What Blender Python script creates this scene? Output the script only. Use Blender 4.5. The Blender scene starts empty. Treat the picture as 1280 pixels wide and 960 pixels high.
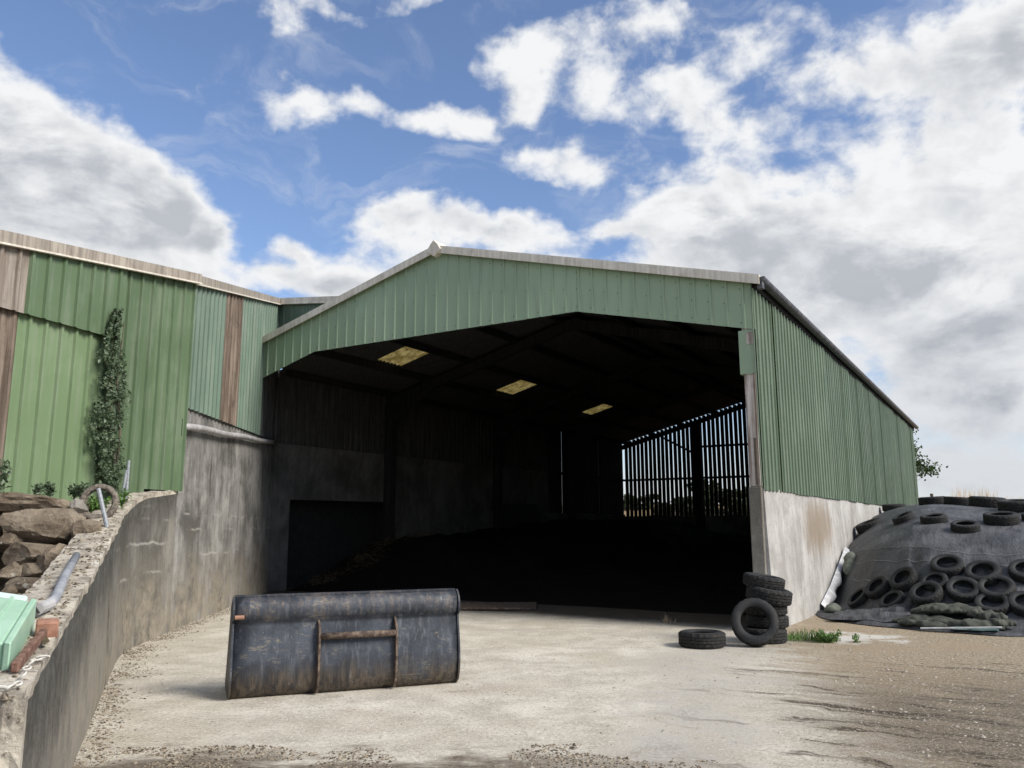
import bpy, bmesh, math, random
from mathutils import Vector, Matrix, noise
R = math.radians
SC = bpy.context.scene
COL = SC.collection
random.seed(7)

# ------------------------------------------------------------------ camera
H, F, PT, RL = 1.6, 1020.7, 0.17159, -0.0031       # eye height, focal length in px of a 1280 frame, tilt, roll
cam = bpy.data.cameras.new('camera'); cam.sensor_width = 36; cam.lens = F / 1280 * 36
cam.clip_start = 0.05; cam.clip_end = 4000
co = bpy.data.objects.new('camera', cam); COL.objects.link(co)
co.matrix_world = Matrix.Translation((0, 0, H)) @ Matrix.Rotation(math.pi / 2 + PT, 4, 'X') @ Matrix.Rotation(RL, 4, 'Z')
SC.camera = co
def ray(px, py):                                     # direction of sight for a pixel of the photograph
    a = (px - 640) / F; b = (480 - py) / F
    c, s = math.cos(RL), math.sin(RL); x = c * a - s * b; y = s * a + c * b
    return Vector((x, math.cos(PT) - y * math.sin(PT), math.sin(PT) + y * math.cos(PT)))
def at(px, py, Y):
    r = ray(px, py); return Vector((0, 0, H)) + r * (Y / r.y)

# ------------------------------------------------------------------ node helper
class N:
    def __init__(s, tree): s.t = tree; s.n = tree.nodes; s.l = tree.links
    def put(s, sock, v):
        if v is None: return
        if hasattr(v, 'is_linked'): s.l.new(v, sock)
        elif isinstance(v, (tuple, list)):
            if len(v) == 3 and sock.type == 'RGBA': v = (*v, 1)
            sock.default_value = v
        else: sock.default_value = v
    def m(s, op, a, b=None, c=None, clamp=False):
        n = s.n.new('ShaderNodeMath'); n.operation = op; n.use_clamp = clamp
        s.put(n.inputs[0], a); s.put(n.inputs[1], b); s.put(n.inputs[2], c); return n.outputs[0]
    def v(s, op, a, b=None, out=0):
        n = s.n.new('ShaderNodeVectorMath'); n.operation = op
        s.put(n.inputs[0], a); s.put(n.inputs[1], b); return n.outputs[out]
    def noise(s, vec, scale, detail=5, rough=.55, dist=0, out='Fac'):
        n = s.n.new('ShaderNodeTexNoise'); s.put(n.inputs['Vector'], vec); n.inputs['Scale'].default_value = scale
        n.inputs['Detail'].default_value = detail; n.inputs['Roughness'].default_value = rough; n.inputs['Distortion'].default_value = dist
        return n.outputs[out]
    def vor(s, vec, scale, out='Distance', feature='F1'):
        n = s.n.new('ShaderNodeTexVoronoi'); n.feature = feature; s.put(n.inputs['Vector'], vec); n.inputs['Scale'].default_value = scale
        return n.outputs[out]
    def step(s, v, a, b, lo=0, hi=1):                # smooth step
        n = s.n.new('ShaderNodeMapRange'); n.interpolation_type = 'SMOOTHSTEP'; s.put(n.inputs[0], v)
        s.put(n.inputs[1], a); s.put(n.inputs[2], b); n.inputs[3].default_value = lo; n.inputs[4].default_value = hi
        return n.outputs[0]
    def mix(s, f, a, b, mode='MIX'):
        n = s.n.new('ShaderNodeMix'); n.data_type = 'RGBA'; n.blend_type = mode
        s.put(n.inputs[0], f); s.put(n.inputs[6], a); s.put(n.inputs[7], b); return n.outputs[2]
    def sep(s, v):
        n = s.n.new('ShaderNodeSeparateXYZ'); s.put(n.inputs[0], v); return n.outputs
    def comb(s, x, y, z):
        n = s.n.new('ShaderNodeCombineXYZ'); s.put(n.inputs[0], x); s.put(n.inputs[1], y); s.put(n.inputs[2], z); return n.outputs[0]
    def scale(s, v, k): return s.v('MULTIPLY', v, k)
    def bump(s, h, strength=.5, dist=.01, normal=None):
        n = s.n.new('ShaderNodeBump'); n.inputs['Strength'].default_value = strength; n.inputs['Distance'].default_value = dist
        s.put(n.inputs['Height'], h); s.put(n.inputs['Normal'], normal); return n.outputs[0]

# ------------------------------------------------------------------ light
SUN = Vector((.73, -.41, .63)).normalized()          # direction towards the sun
el_s, az_s = math.asin(SUN.z), math.atan2(SUN.x, SUN.y)
sun = bpy.data.lights.new('sun', 'SUN'); sun.energy = 2.5; sun.angle = R(24); sun.color = (1, .95, .88)
so = bpy.data.objects.new('sun', sun); COL.objects.link(so)
so.rotation_euler = (-SUN).to_track_quat('-Z', 'Y').to_euler()
SC.view_settings.view_transform = 'Standard'; SC.view_settings.look = 'None'
SC.view_settings.exposure = 0.9; SC.view_settings.gamma = 1

# ------------------------------------------------------------------ world: clear sky with broken cloud
W = bpy.data.worlds.new('World'); SC.world = W; W.use_nodes = True
n = N(W.node_tree); n.n.clear()
sky = n.n.new('ShaderNodeTexSky'); sky.sky_type = 'NISHITA'; sky.sun_disc = False
sky.sun_elevation = el_s; sky.sun_rotation = az_s; sky.air_density = 1.0; sky.dust_density = .6; sky.ozone_density = 2.0
dirv = n.n.new('ShaderNodeTexCoord').outputs['Generated']
x, y, z = n.sep(dirv)
az = n.m('ARCTAN2', x, y); el = n.m('ARCSINE', z)
pl = n.comb(az, n.m('MULTIPLY', el, 1.35), 0)                       # sky coordinates: azimuth, elevation
wn = n.noise(pl, 4.5, 3, .55, 0, 'Color')
warp = n.v('MULTIPLY', n.v('SUBTRACT', wn, (.5, .5, .5)), (.16, .12, 0))
wn2 = n.noise(pl, 17, 3, .6, 0, 'Color')
warp = n.v('ADD', warp, n.v('MULTIPLY', n.v('SUBTRACT', wn2, (.5, .5, .5)), (.05, .04, 0)))
q = n.v('ADD', n.comb(az, el, 0), warp)
BLOBS = [  # px, py, rx, ry of each cloud, weight
 (-90,150,130,110,1.1),(10,190,110,95,1.2),(110,235,105,72,1.2),(195,275,70,48,1.1),(262,296,32,34,1.1),(60,300,170,40,.9),
 (392,130,72,38,.85),(452,108,30,20,.75),(368,20,40,44,.75),(420,4,55,18,.7),(520,2,55,16,.7),(535,120,66,30,.9),(615,140,60,34,.75),
 (500,285,78,50,1.0),(585,300,66,28,.8),(366,310,44,28,.9),(400,352,80,22,.85),(260,350,150,26,.5),(330,215,120,18,.22),
 (645,62,60,36,.85),(735,95,78,62,.8),(660,120,40,30,.6),(850,108,62,40,.9),(715,203,92,36,.95),(830,25,85,34,.8),(950,45,80,36,.7),
 (920,145,70,36,.75),(1050,105,95,48,.75),(1210,95,95,95,.95),(1290,30,70,60,1.0),(1000,190,110,34,.75),
 (890,255,130,60,.88),(1090,240,180,70,.88),(1010,320,250,80,.95),(1220,330,180,120,.95),(1200,470,260,120,.95),(760,280,120,26,.7),(640,298,80,26,.7),
 (1080,600,300,40,.6),(700,380,500,60,.8)]
cov = None
for (px, py, rx, ry, w) in BLOBS:
    r = ray(px, py).normalized(); a0, e0 = math.atan2(r.x, r.y), math.asin(r.z)
    k = 1 / F
    dd = n.v('MULTIPLY', n.v('SUBTRACT', q, (a0, e0, 0)), (math.cos(e0) / (rx * k), 1 / (ry * k), 0))
    g = n.m('MULTIPLY', n.m('EXPONENT', n.m('MULTIPLY', n.v('DOT_PRODUCT', dd, dd, 1), -1.0)), w)
    cov = g if cov is None else n.m('MAXIMUM', n.m('MAXIMUM', cov, g), n.m('MULTIPLY', n.m('ADD', cov, g), .8))
fwd = ray(640, 480).normalized()
outside = n.step(n.v('DOT_PRODUCT', dirv, tuple(fwd), 1), .80, .62)   # the same broken cloud goes on beyond the frame
big = n.noise(n.scale(dirv, (1, 1, 1.6)), 2.3, 3, .5)
cov = n.m('ADD', cov, n.m('MULTIPLY', outside, n.step(big, .42, .60, 0, .95)))
def puffs(v):
    a = n.noise(v, 6.5, 10, .57, .15); b = n.noise(v, 21, 7, .6, .2)
    return n.m('ADD', n.m('MULTIPLY', a, .68), n.m('MULTIPLY', b, .32))
f1 = puffs(pl); f2 = puffs(n.v('ADD', pl, (.020, .036, 0)))          # the same puffs, and a step towards the sun
dens = n.m('ADD', cov, n.m('MULTIPLY', n.m('SUBTRACT', f1, .5), 2.3))
mask = n.step(dens, .42, .88)
wisp = n.m('MULTIPLY', n.step(n.noise(n.v('MULTIPLY', q, (2.2, 5, 1)), 3.0, 6, .6, .6), .48, .85), .45)
mask = n.m('MAXIMUM', mask, wisp)
lit = n.m('MULTIPLY', n.m('SUBTRACT', f1, f2), 2.6)
thick = n.step(dens, .75, 1.35)
sh = n.noise(n.v('MULTIPLY', pl, (1, 1.7, 1)), 4.6, 8, .58, .4)
grey = n.m('SUBTRACT', n.m('ADD', n.m('MULTIPLY', thick, n.step(sh, .36, .60)), n.m('MULTIPLY', thick, .12)), lit, None, True)
ccol = n.mix(grey, (8.7, 8.8, 8.9), (4.9, 5.15, 5.6))
low = n.step(el, .02, .34, 1, 0)
ccol = n.mix(n.m('MULTIPLY', low, .80), ccol, n.mix(1.0, ccol, (.70, .72, .76), 'MULTIPLY'))
skyc = n.mix(1.0, sky.outputs[0], (1.52, 1.52, 1.66), 'MULTIPLY')
skyc = n.mix(n.m('MULTIPLY', n.step(el, .16, .0), .75), skyc, (6.9, 7.3, 8.0))
fin = n.mix(mask, skyc, ccol)
fin = n.mix(n.step(el, .0, -.03), fin, (1.6, 1.5, 1.3))
bg = n.n.new('ShaderNodeBackground'); n.put(bg.inputs[0], fin); bg.inputs[1].default_value = .056
o = n.n.new('ShaderNodeOutputWorld'); n.l.new(bg.outputs[0], o.inputs[0])

# ------------------------------------------------------------------ materials
def mat(name, fn):
    m = bpy.data.materials.new(name); m.use_nodes = True
    k = N(m.node_tree); k.n.clear()
    out = k.n.new('ShaderNodeOutputMaterial'); b = k.n.new('ShaderNodeBsdfPrincipled')
    k.l.new(b.outputs[0], out.inputs[0])
    g = k.n.new('ShaderNodeNewGeometry'); k.pos = g.outputs['Position']; k.nrm = g.outputs['Normal']
    tc = k.n.new('ShaderNodeTexCoord'); k.obj = tc.outputs['Object']
    oi = k.n.new('ShaderNodeObjectInfo'); k.rnd = oi.outputs['Random']
    k.out = out; k.bsdf = b
    d = fn(k)
    for key, val in d.items():
        nm = {'color': 'Base Color', 'rough': 'Roughness', 'metal': 'Metallic', 'normal': 'Normal', 'spec': 'Specular IOR Level'}[key]
        k.put(b.inputs[nm], val)
    return m

def paint(base, dirt=(.10, .10, .07), fade=.10, rough=.42, streak=.5):
    def f(k):
        p = k.pos
        a = k.noise(p, 1.3, 5, .6)
        s = k.noise(k.scale(p, (7, 7, .35)), 1.6, 5, .65)
        c = k.mix(k.step(a, .35, .7, 0, fade * 2), base, tuple(min(1, v * 1.3 + .02) for v in base))
        c = k.mix(k.m('MULTIPLY', k.step(s, .52, .8), streak), c, dirt)
        c = k.mix(k.m('MULTIPLY', k.rnd, .5), c, tuple(v * .74 for v in base))
        Zs = k.sep(p)[2]; al = k.step(k.m('ADD', s, k.m('MULTIPLY', a, .5)), .70, .92)
        c = k.mix(k.m('MULTIPLY', al, .14), c, (.40, .43, .36))
        sp = k.step(k.noise(p, 38, 3, .6), .70, .76)
        c = k.mix(k.m('MULTIPLY', sp, .35), c, (.22, .15, .09))
        h = k.noise(k.scale(p, (3, 3, .8)), 2.2, 3, .5)
        return dict(color=c, rough=k.m('ADD', rough, k.m('MULTIPLY', a, .2)), normal=k.bump(h, .25, .03), spec=.35)
    return f
M = {}
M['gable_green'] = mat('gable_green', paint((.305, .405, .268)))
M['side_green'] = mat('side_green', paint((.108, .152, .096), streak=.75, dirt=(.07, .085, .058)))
M['annex_green'] = mat('annex_green', paint((.100, .152, .080)))
M['annex_bright'] = mat('annex_bright', paint((.158, .228, .118), streak=.3))
M['annex_blue'] = mat('annex_blue', paint((.118, .176, .130), streak=.6))

def weathered(base, dark):
    def f(k):
        p = k.pos
        s = k.noise(k.scale(p, (9, 9, .5)), 1.8, 6, .65)
        a = k.noise(p, 3.5, 6, .65)
        c = k.mix(k.step(s, .35, .68), dark, base)
        c = k.mix(k.m('MULTIPLY', k.step(a, .5, .75), .5), c, tuple(v * .5 for v in dark))
        return dict(color=c, rough=.85, normal=k.bump(k.noise(p, 40, 4, .6), .4, .006), spec=.2)
    return f
M['old_sheet'] = mat('old_sheet', weathered((.33, .295, .255), (.19, .155, .125)))
M['brown_sheet'] = mat('brown_sheet', weathered((.235, .19, .15), (.095, .07, .053)))
M['trim'] = mat('trim', weathered((.74, .69, .60), (.56, .51, .43)))
M['trim_old'] = mat('trim_old', weathered((.40, .36, .30), (.22, .19, .16)))
M['timber'] = mat('timber', weathered((.62, .57, .52), (.22, .165, .135)))
M['roof'] = mat('roof', weathered((.10, .10, .095), (.05, .05, .05)))
M['steel_dark'] = mat('steel_dark', weathered((.035, .034, .034), (.015, .015, .016)))
M['board'] = mat('board', weathered((.05, .045, .04), (.02, .018, .016)))
M['dark_sheet'] = mat('dark_sheet', weathered((.085, .085, .082), (.04, .039, .037)))

def concrete(light, dark, streak=.7, tan=None, tanz=(.1, 1.2), top=None, lines=(), brown=None):
    def f(k):
        p = k.pos; X, Y, Z = k.sep(p)
        a = k.noise(p, .9, 8, .66, .3); b = k.noise(p, 8, 8, .72); s = k.noise(k.scale(p, (2.6, 2.6, .42)), 1.3, 8, .74, .8)
        fine = k.noise(p, 36, 6, .75)
        c = k.mix(k.step(k.m('ADD', k.m('MULTIPLY', a, .75), k.m('MULTIPLY', s, .38)), .42, .72), dark, light)
        s2 = k.noise(k.scale(p, (5, 5, .6)), 1.2, 8, .76, .8)
        c = k.mix(k.m('MULTIPLY', k.step(s2, .54, .70), streak * k_(streak)), c, tuple(v * .45 for v in dark))
        c = k.mix(k.m('MULTIPLY', k.m('MULTIPLY', k.step(k.noise(k.scale(p, (5, 5, .5)), 1.7, 8, .74, .6), .56, .70), k.step(a, .42, .62)), .75), c, tuple(min(.72, v * 1.45) for v in light))
        c = k.mix(k.step(b, .54, .72, 0, .6), c, tuple(v * .55 for v in dark))
        c = k.mix(k.step(fine, .58, .72, 0, .5), c, tuple(min(.72, v * 1.5) for v in light))
        for i, lz in enumerate(lines):                              # pour joints: whitish seepage along a level
            wob = k.m('MULTIPLY', k.m('SUBTRACT', k.noise(k.v('ADD', k.scale(p, (1, 1, .2)), (i * 3.1, 0, 0)), 1.3, 6, .65), .5), .22)
            w = k.m('ABSOLUTE', k.m('SUBTRACT', k.m('ADD', Z, wob), lz))
            ln = k.m('MULTIPLY', k.step(w, .030, .002), k.step(k.noise(k.v('ADD', p, (0, i * 5.3, 0)), 1.1, 6, .7), .47, .62))
            c = k.mix(k.m('MULTIPLY', ln, .6), c, (.46, .44, .40))
        if tan:
            zz = k.m('ADD', Z, k.m('ADD', k.m('MULTIPLY', k.m('SUBTRACT', a, .5), 2.2), k.m('MULTIPLY', k.m('SUBTRACT', s, .5), .9)))
            t = k.m('MULTIPLY', k.step(zz, tanz[1], tanz[0]), k.step(k.noise(p, 3, 7, .72), .30, .58))
            c = k.mix(k.m('MULTIPLY', t, .85), c, k.mix(k.step(b, .40, .62), tuple(v * .72 for v in tan), tan))
        if top:
            t = k.m('MULTIPLY', k.step(k.m('ADD', k.m('SUBTRACT', Z, k.m('MULTIPLY', k.m('SUBTRACT', Y, 4), .16)), k.m('MULTIPLY', k.m('SUBTRACT', s, .5), 1.3)), top[0], top[1]), .82)
            c = k.mix(t, c, k.mix(k.step(b, .38, .65), tuple(v * .7 for v in top[2]), tuple(v * 1.5 for v in top[2])))
        if brown:
            dv = k.v('MULTIPLY', k.v('SUBTRACT', p, brown[0]), brown[1])
            dl = k.v('LENGTH', dv, None, 1)
            t = k.step(k.m('ADD', dl, k.m('MULTIPLY', k.m('SUBTRACT', s, .5), 1.6)), 1.1, .3)
            c = k.mix(k.m('MULTIPLY', t, .8), c, brown[2])
        hole = k.step(k.vor(p, 14), .10, .04)
        hgt = k.m('ADD', k.m('MULTIPLY', b, .7), k.m('MULTIPLY', fine, .45))
        hgt = k.m('SUBTRACT', hgt, k.m('MULTIPLY', hole, .4))
        return dict(color=c, rough=.9, normal=k.bump(hgt, .8, .03), spec=.2)
    return f
k_ = lambda v: 1
M['conc_left'] = mat('conc_left', concrete((.27, .255, .222), (.088, .084, .075), .8, (.36, .315, .245), (-.1, 1.35), (.12, .60, (.070, .068, .060)), (.95, 1.36, 1.70, 1.90)))
M['conc_tall'] = mat('conc_tall', concrete((.36, .35, .325), (.095, .092, .085), .9, (.35, .305, .235), (.0, 1.45), None, (1.12, 1.55, 1.80)))
M['conc_right'] = mat('conc_right', concrete((.50, .485, .455), (.30, .285, .26), .4, None, (0, 1), None, (), ((5.9, 16.2, 1.55), (.55, .55, 1.5), (.24, .185, .125))))
M['conc_pier'] = mat('conc_pier', concrete((.33, .31, .27), (.17, .155, .13), .6, (.22, .18, .13), (.1, .8)))
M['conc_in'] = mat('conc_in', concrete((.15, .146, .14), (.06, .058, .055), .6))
def f(k):
    p = k.pos
    a = k.noise(p, 4, 7, .7); b = k.noise(p, 19, 7, .7)
    c = k.mix(k.step(a, .36, .6), (.24, .21, .17), (.55, .50, .41))
    c = k.mix(k.step(b, .54, .68), c, (.10, .085, .065))
    c = k.mix(k.step(k.noise(p, 9, 5, .6), .60, .70), c, (.62, .60, .53))
    return dict(color=c, rough=.95, normal=k.bump(b, .9, .02), spec=.15)
M['conc_top'] = mat('conc_top', f)

def f(k):                                                            # ground: stained concrete apron, brown gravel, dark floor of the barn
    p = k.pos; X, Y, Z = k.sep(p)
    big = k.noise(p, .55, 5, .6); med = k.noise(p, 2.3, 7, .65); fine = k.noise(p, 26, 7, .75); grit = k.noise(p, 110, 3, .7)
    con = k.mix(k.step(med, .34, .66), (.43, .39, .315), (.60, .555, .465))
    con = k.mix(k.m('MULTIPLY', k.step(big, .45, .66), .6), con, (.47, .415, .32))
    con = k.mix(k.m('MULTIPLY', k.step(k.noise(k.v('ADD', p, (7, 3, 0)), .9, 6, .62), .52, .68), .75), con, (.68, .635, .54))
    sm = k.step(k.noise(k.scale(p, (.8, 2.2, 1)), 1.7, 6, .65), .60, .72)         # mud smears
    con = k.mix(k.m('MULTIPLY', sm, .5), con, (.20, .165, .125))
    sp = k.step(k.noise(k.scale(p, (2.4, 5.0, 1)), 2.6, 5, .6), .685, .72)
    con = k.mix(k.m('MULTIPLY', sp, .8), con, (.10, .08, .06))
    con = k.mix(k.step(fine, .50, .62, 0, .65), con, (.27, .235, .185))
    con = k.mix(k.step(k.noise(p, 42, 5, .7), .55, .62, 0, .7), con, (.80, .76, .68))
    # grey loose grit in a belt running from the tyre stack to the foreground
    bl = k.m('SUBTRACT', k.m('SUBTRACT', X, k.m('MULTIPLY', Y, .30)), -.75)
    bl = k.m('ABSOLUTE', k.m('ADD', bl, k.m('MULTIPLY', k.m('SUBTRACT', big, .5), 3.4)))
    belt = k.m('MULTIPLY', k.step(bl, .95, .15), k.step(k.m('ADD', k.m('MULTIPLY', med, .5), k.m('MULTIPLY', fine, .5)), .40, .55))
    con = k.mix(k.m('MULTIPLY', belt, .75), con, k.mix(k.step(fine, .4, .62), (.26, .24, .21), (.54, .51, .46)))
    # brown gravel
    gr = k.mix(k.step(fine, .36, .64), (.165, .125, .080), (.46, .385, .275))
    gr = k.mix(k.m('MULTIPLY', k.step(big, .42, .6), .55), gr, (.34, .265, .175))
    gr = k.mix(k.step(k.vor(p, 55, 'Distance'), .20, .06), gr, (.50, .46, .39))
    ua = k.v('DOT_PRODUCT', p, (.8537, -.5208, 0), 1); ub = k.v('DOT_PRODUCT', p, (.5208, .8537, 0), 1)   # along and away from the barn front
    wp = k.scale(k.v('SUBTRACT', k.noise(p, 1.5, 6, .62, 0, 'Color'), (.5, .5, .5)), (.5, .65, 0))
    sv = k.v('ADD', k.comb(ua, ub, 0), wp)
    st = k.noise(k.v('MULTIPLY', sv, (.42, 3.4, 1)), 1.15, 9, .70)
    st2 = k.noise(k.v('MULTIPLY', k.v('ADD', sv, (5, 9, 0)), (.8, 7.5, 1)), 1.2, 8, .72)
    edge = k.m('SUBTRACT', X, k.m('ADD', 1.25, k.m('MULTIPLY', Y, .185)))
    e2 = k.m('ADD', edge, k.m('ADD', k.m('MULTIPLY', k.m('SUBTRACT', st, .5), 3.0), k.m('MULTIPLY', k.m('SUBTRACT', med, .5), 2.2)))
    gm = k.m('MULTIPLY', k.step(e2, -.45, .9), k.step(k.m('ADD', e2, k.m('MULTIPLY', fine, 1.9)), .55, 1.1))
    c = k.mix(gm, con, gr)
    zone = k.m('MULTIPLY', k.step(edge, -1.8, .2), k.step(Y, 10.8, 9.0))
    wet2 = k.m('MULTIPLY', k.m('MULTIPLY', k.step(edge, -.7, 1.0), k.step(Y, 10.2, 7.4)), k.step(k.m('ADD', k.m('MULTIPLY', k.m('ADD', st, st2), .36), k.m('MULTIPLY', fine, .34)), .41, .56))
    c = k.mix(k.m('MULTIPLY', wet2, .80), c, k.mix(k.step(fine, .42, .6), (.070, .058, .042), (.19, .160, .120)))
    wet = k.m('MULTIPLY', k.m('MAXIMUM', k.step(st, .555, .60), k.m('MULTIPLY', k.step(st2, .60, .66), .8)), zone)
    c = k.mix(k.m('MULTIPLY', wet, .88), c, (.060, .048, .036))
    pale = k.m('MULTIPLY', k.step(k.noise(p, 48, 5, .72), .57, .63), k.step(edge, -1.2, .4))
    c = k.mix(k.m('MULTIPLY', pale, .75), c, (.60, .555, .48))
    dark = k.m('MULTIPLY', k.step(k.noise(k.v('ADD', p, (3, 1, 0)), 40, 5, .72), .57, .63), k.step(edge, -1.6, .4))
    c = k.mix(k.m('MULTIPLY', dark, .6), c, (.10, .082, .062))
    # white lime spill by the foot of the barn wall
    dl = k.v('LENGTH', k.v('MULTIPLY', k.v('SUBTRACT', p, (4.95, 12.2, 0)), (.95, 1.25, 0)), None, 1)
    lime = k.step(k.m('ADD', dl, k.m('MULTIPLY', k.m('SUBTRACT', med, .5), 2.6)), .75, .30)
    c = k.mix(k.m('MULTIPLY', lime, .85), c, (.60, .58, .53))
    # litter at the foot of the left wall and along the foreground
    fy = k.m('ADD', Y, k.m('MULTIPLY', k.m('SUBTRACT', k.noise(k.scale(p, (1, 2, 1)), 1.1, 6, .65), .5), 2.6))
    fg = k.m('MULTIPLY', k.step(fy, 6.35, 5.85), k.step(X, 1.9, -.2))
    c = k.mix(k.m('MULTIPLY', fg, .9), c, k.mix(k.step(fine, .38, .62), (.06, .046, .033), (.21, .17, .125)))
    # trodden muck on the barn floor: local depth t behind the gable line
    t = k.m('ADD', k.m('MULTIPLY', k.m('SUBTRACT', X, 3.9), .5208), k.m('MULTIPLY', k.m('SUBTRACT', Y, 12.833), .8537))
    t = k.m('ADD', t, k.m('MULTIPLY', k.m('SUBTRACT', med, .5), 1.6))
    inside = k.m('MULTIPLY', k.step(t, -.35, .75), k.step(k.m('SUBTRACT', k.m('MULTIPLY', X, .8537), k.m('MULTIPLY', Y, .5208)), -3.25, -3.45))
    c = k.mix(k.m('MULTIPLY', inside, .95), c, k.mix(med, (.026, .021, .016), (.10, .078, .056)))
    hgt = k.m('ADD', k.m('MULTIPLY', fine, k.m('ADD', .35, k.m('MULTIPLY', gm, .9))), k.m('MULTIPLY', grit, .35))
    far = k.step(Y, 26, 40)
    c = k.mix(far, c, k.mix(k.step(fine, .4, .6), (.20, .135, .080), (.32, .24, .14)))
    return dict(color=c, rough=.93, normal=k.bump(hgt, .75, .025), spec=.15)
M['ground'] = mat('ground', f)
def f(k):
    p = k.pos; a = k.noise(p, 5, 6, .7); b = k.noise(p, 30, 6, .7)
    c = k.mix(k.step(a, .35, .65), (.065, .050, .034), (.22, .18, .125))
    c = k.mix(k.step(b, .5, .7), c, (.10, .085, .05))
    return dict(color=c, rough=.95, normal=k.bump(b, 1, .03), spec=.1)
M['soil'] = mat('soil', f)
def f(k):
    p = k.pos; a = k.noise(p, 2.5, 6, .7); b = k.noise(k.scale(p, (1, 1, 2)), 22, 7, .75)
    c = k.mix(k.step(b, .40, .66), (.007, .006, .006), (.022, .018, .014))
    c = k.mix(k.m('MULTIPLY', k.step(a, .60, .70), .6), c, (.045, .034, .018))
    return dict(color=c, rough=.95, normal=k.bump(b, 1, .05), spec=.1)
M['manure'] = mat('manure', f)
def f(k):
    p = k.v('ADD', k.obj, k.comb(k.m('MULTIPLY', k.rnd, 40), 0, 0))
    a = k.noise(p, 3.2, 7, .65); b = k.noise(p, 18, 7, .72); s = k.noise(k.scale(p, (1, 1, 4)), 3, 5, .6)
    c = k.mix(k.step(a, .34, .66), (.125, .092, .062), (.32, .26, .19))
    c = k.mix(k.step(s, .5, .72, 0, .6), c, (.36, .31, .24))
    c = k.mix(k.step(b, .56, .70), c, (.045, .034, .024))
    c = k.mix(k.step(k.noise(p, 11, 4, .6), .63, .70), c, (.46, .43, .36))
    c = k.mix(k.m('MULTIPLY', k.rnd, .3), c, (.17, .15, .12))
    return dict(color=c, rough=.95, normal=k.bump(k.m('ADD', b, k.m('MULTIPLY', a, 1.2)), 1, .035), spec=.15)
M['rock'] = mat('rock', f)
def f(k):
    p = k.v('ADD', k.obj, k.comb(k.m('MULTIPLY', k.rnd, 30), 0, 0))
    a = k.noise(p, 4, 5, .6); b = k.noise(p, 40, 5, .7)
    c = k.mix(k.step(a, .4, .7), (.013, .014, .015), (.036, .035, .033))
    c = k.mix(k.m('MULTIPLY', k.step(b, .55, .75), .5), c, (.07, .064, .054))
    return dict(color=c, rough=.72, normal=k.bump(b, .4, .006), spec=.35)
M['rubber'] = mat('rubber', f)
def f(k):
    d = M_f_rubber(k) if False else None
    p = k.v('ADD', k.obj, k.comb(k.m('MULTIPLY', k.rnd, 30), 0, 0))
    b = k.noise(p, 30, 5, .7)
    return dict(color=k.mix(k.step(b, .4, .7), (.012, .0125, .013), (.045, .042, .036)), rough=.8, normal=k.bump(b, .5, .006), spec=.3)
M['tread'] = mat('tread', f)
def f(k):
    b = k.noise(k.pos, 25, 6, .7)
    return dict(color=k.mix(k.step(b, .4, .65), (.10, .085, .068), (.26, .225, .18)), rough=.9, normal=k.bump(b, .5, .008))
M['old_rubber'] = mat('old_rubber', f)
def f(k):
    p = k.pos; wq = k.noise(p, 1.1, 3, .5, 0, 'Color'); a = k.noise(p, 1.6, 6, .65); b = k.noise(p, 12, 6, .7); wv = k.noise(p, 240, 2, .5)
    c = k.mix(k.step(a, .35, .68), (.040, .041, .045), (.095, .096, .102))
    c = k.mix(k.m('MULTIPLY', k.step(b, .52, .72), .55), c, (.115, .110, .100))
    return dict(color=c, rough=.62, normal=k.bump(k.m('ADD', b, k.m('MULTIPLY', wv, .3)), .5, .02, k.bump(k.noise(k.v('ADD', k.comb(k.m('MULTIPLY', k.v('DOT_PRODUCT', p, (.8537, -.5208, 0), 1), 5.5), k.m('MULTIPLY', k.v('DOT_PRODUCT', p, (.5208, .8537, .9), 1), 1.1), 0), k.scale(wq, (1.6, .6, 0))), 1.0, 6, .6), .9, .07)), spec=.35)
M['tarp'] = mat('tarp', f)
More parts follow.
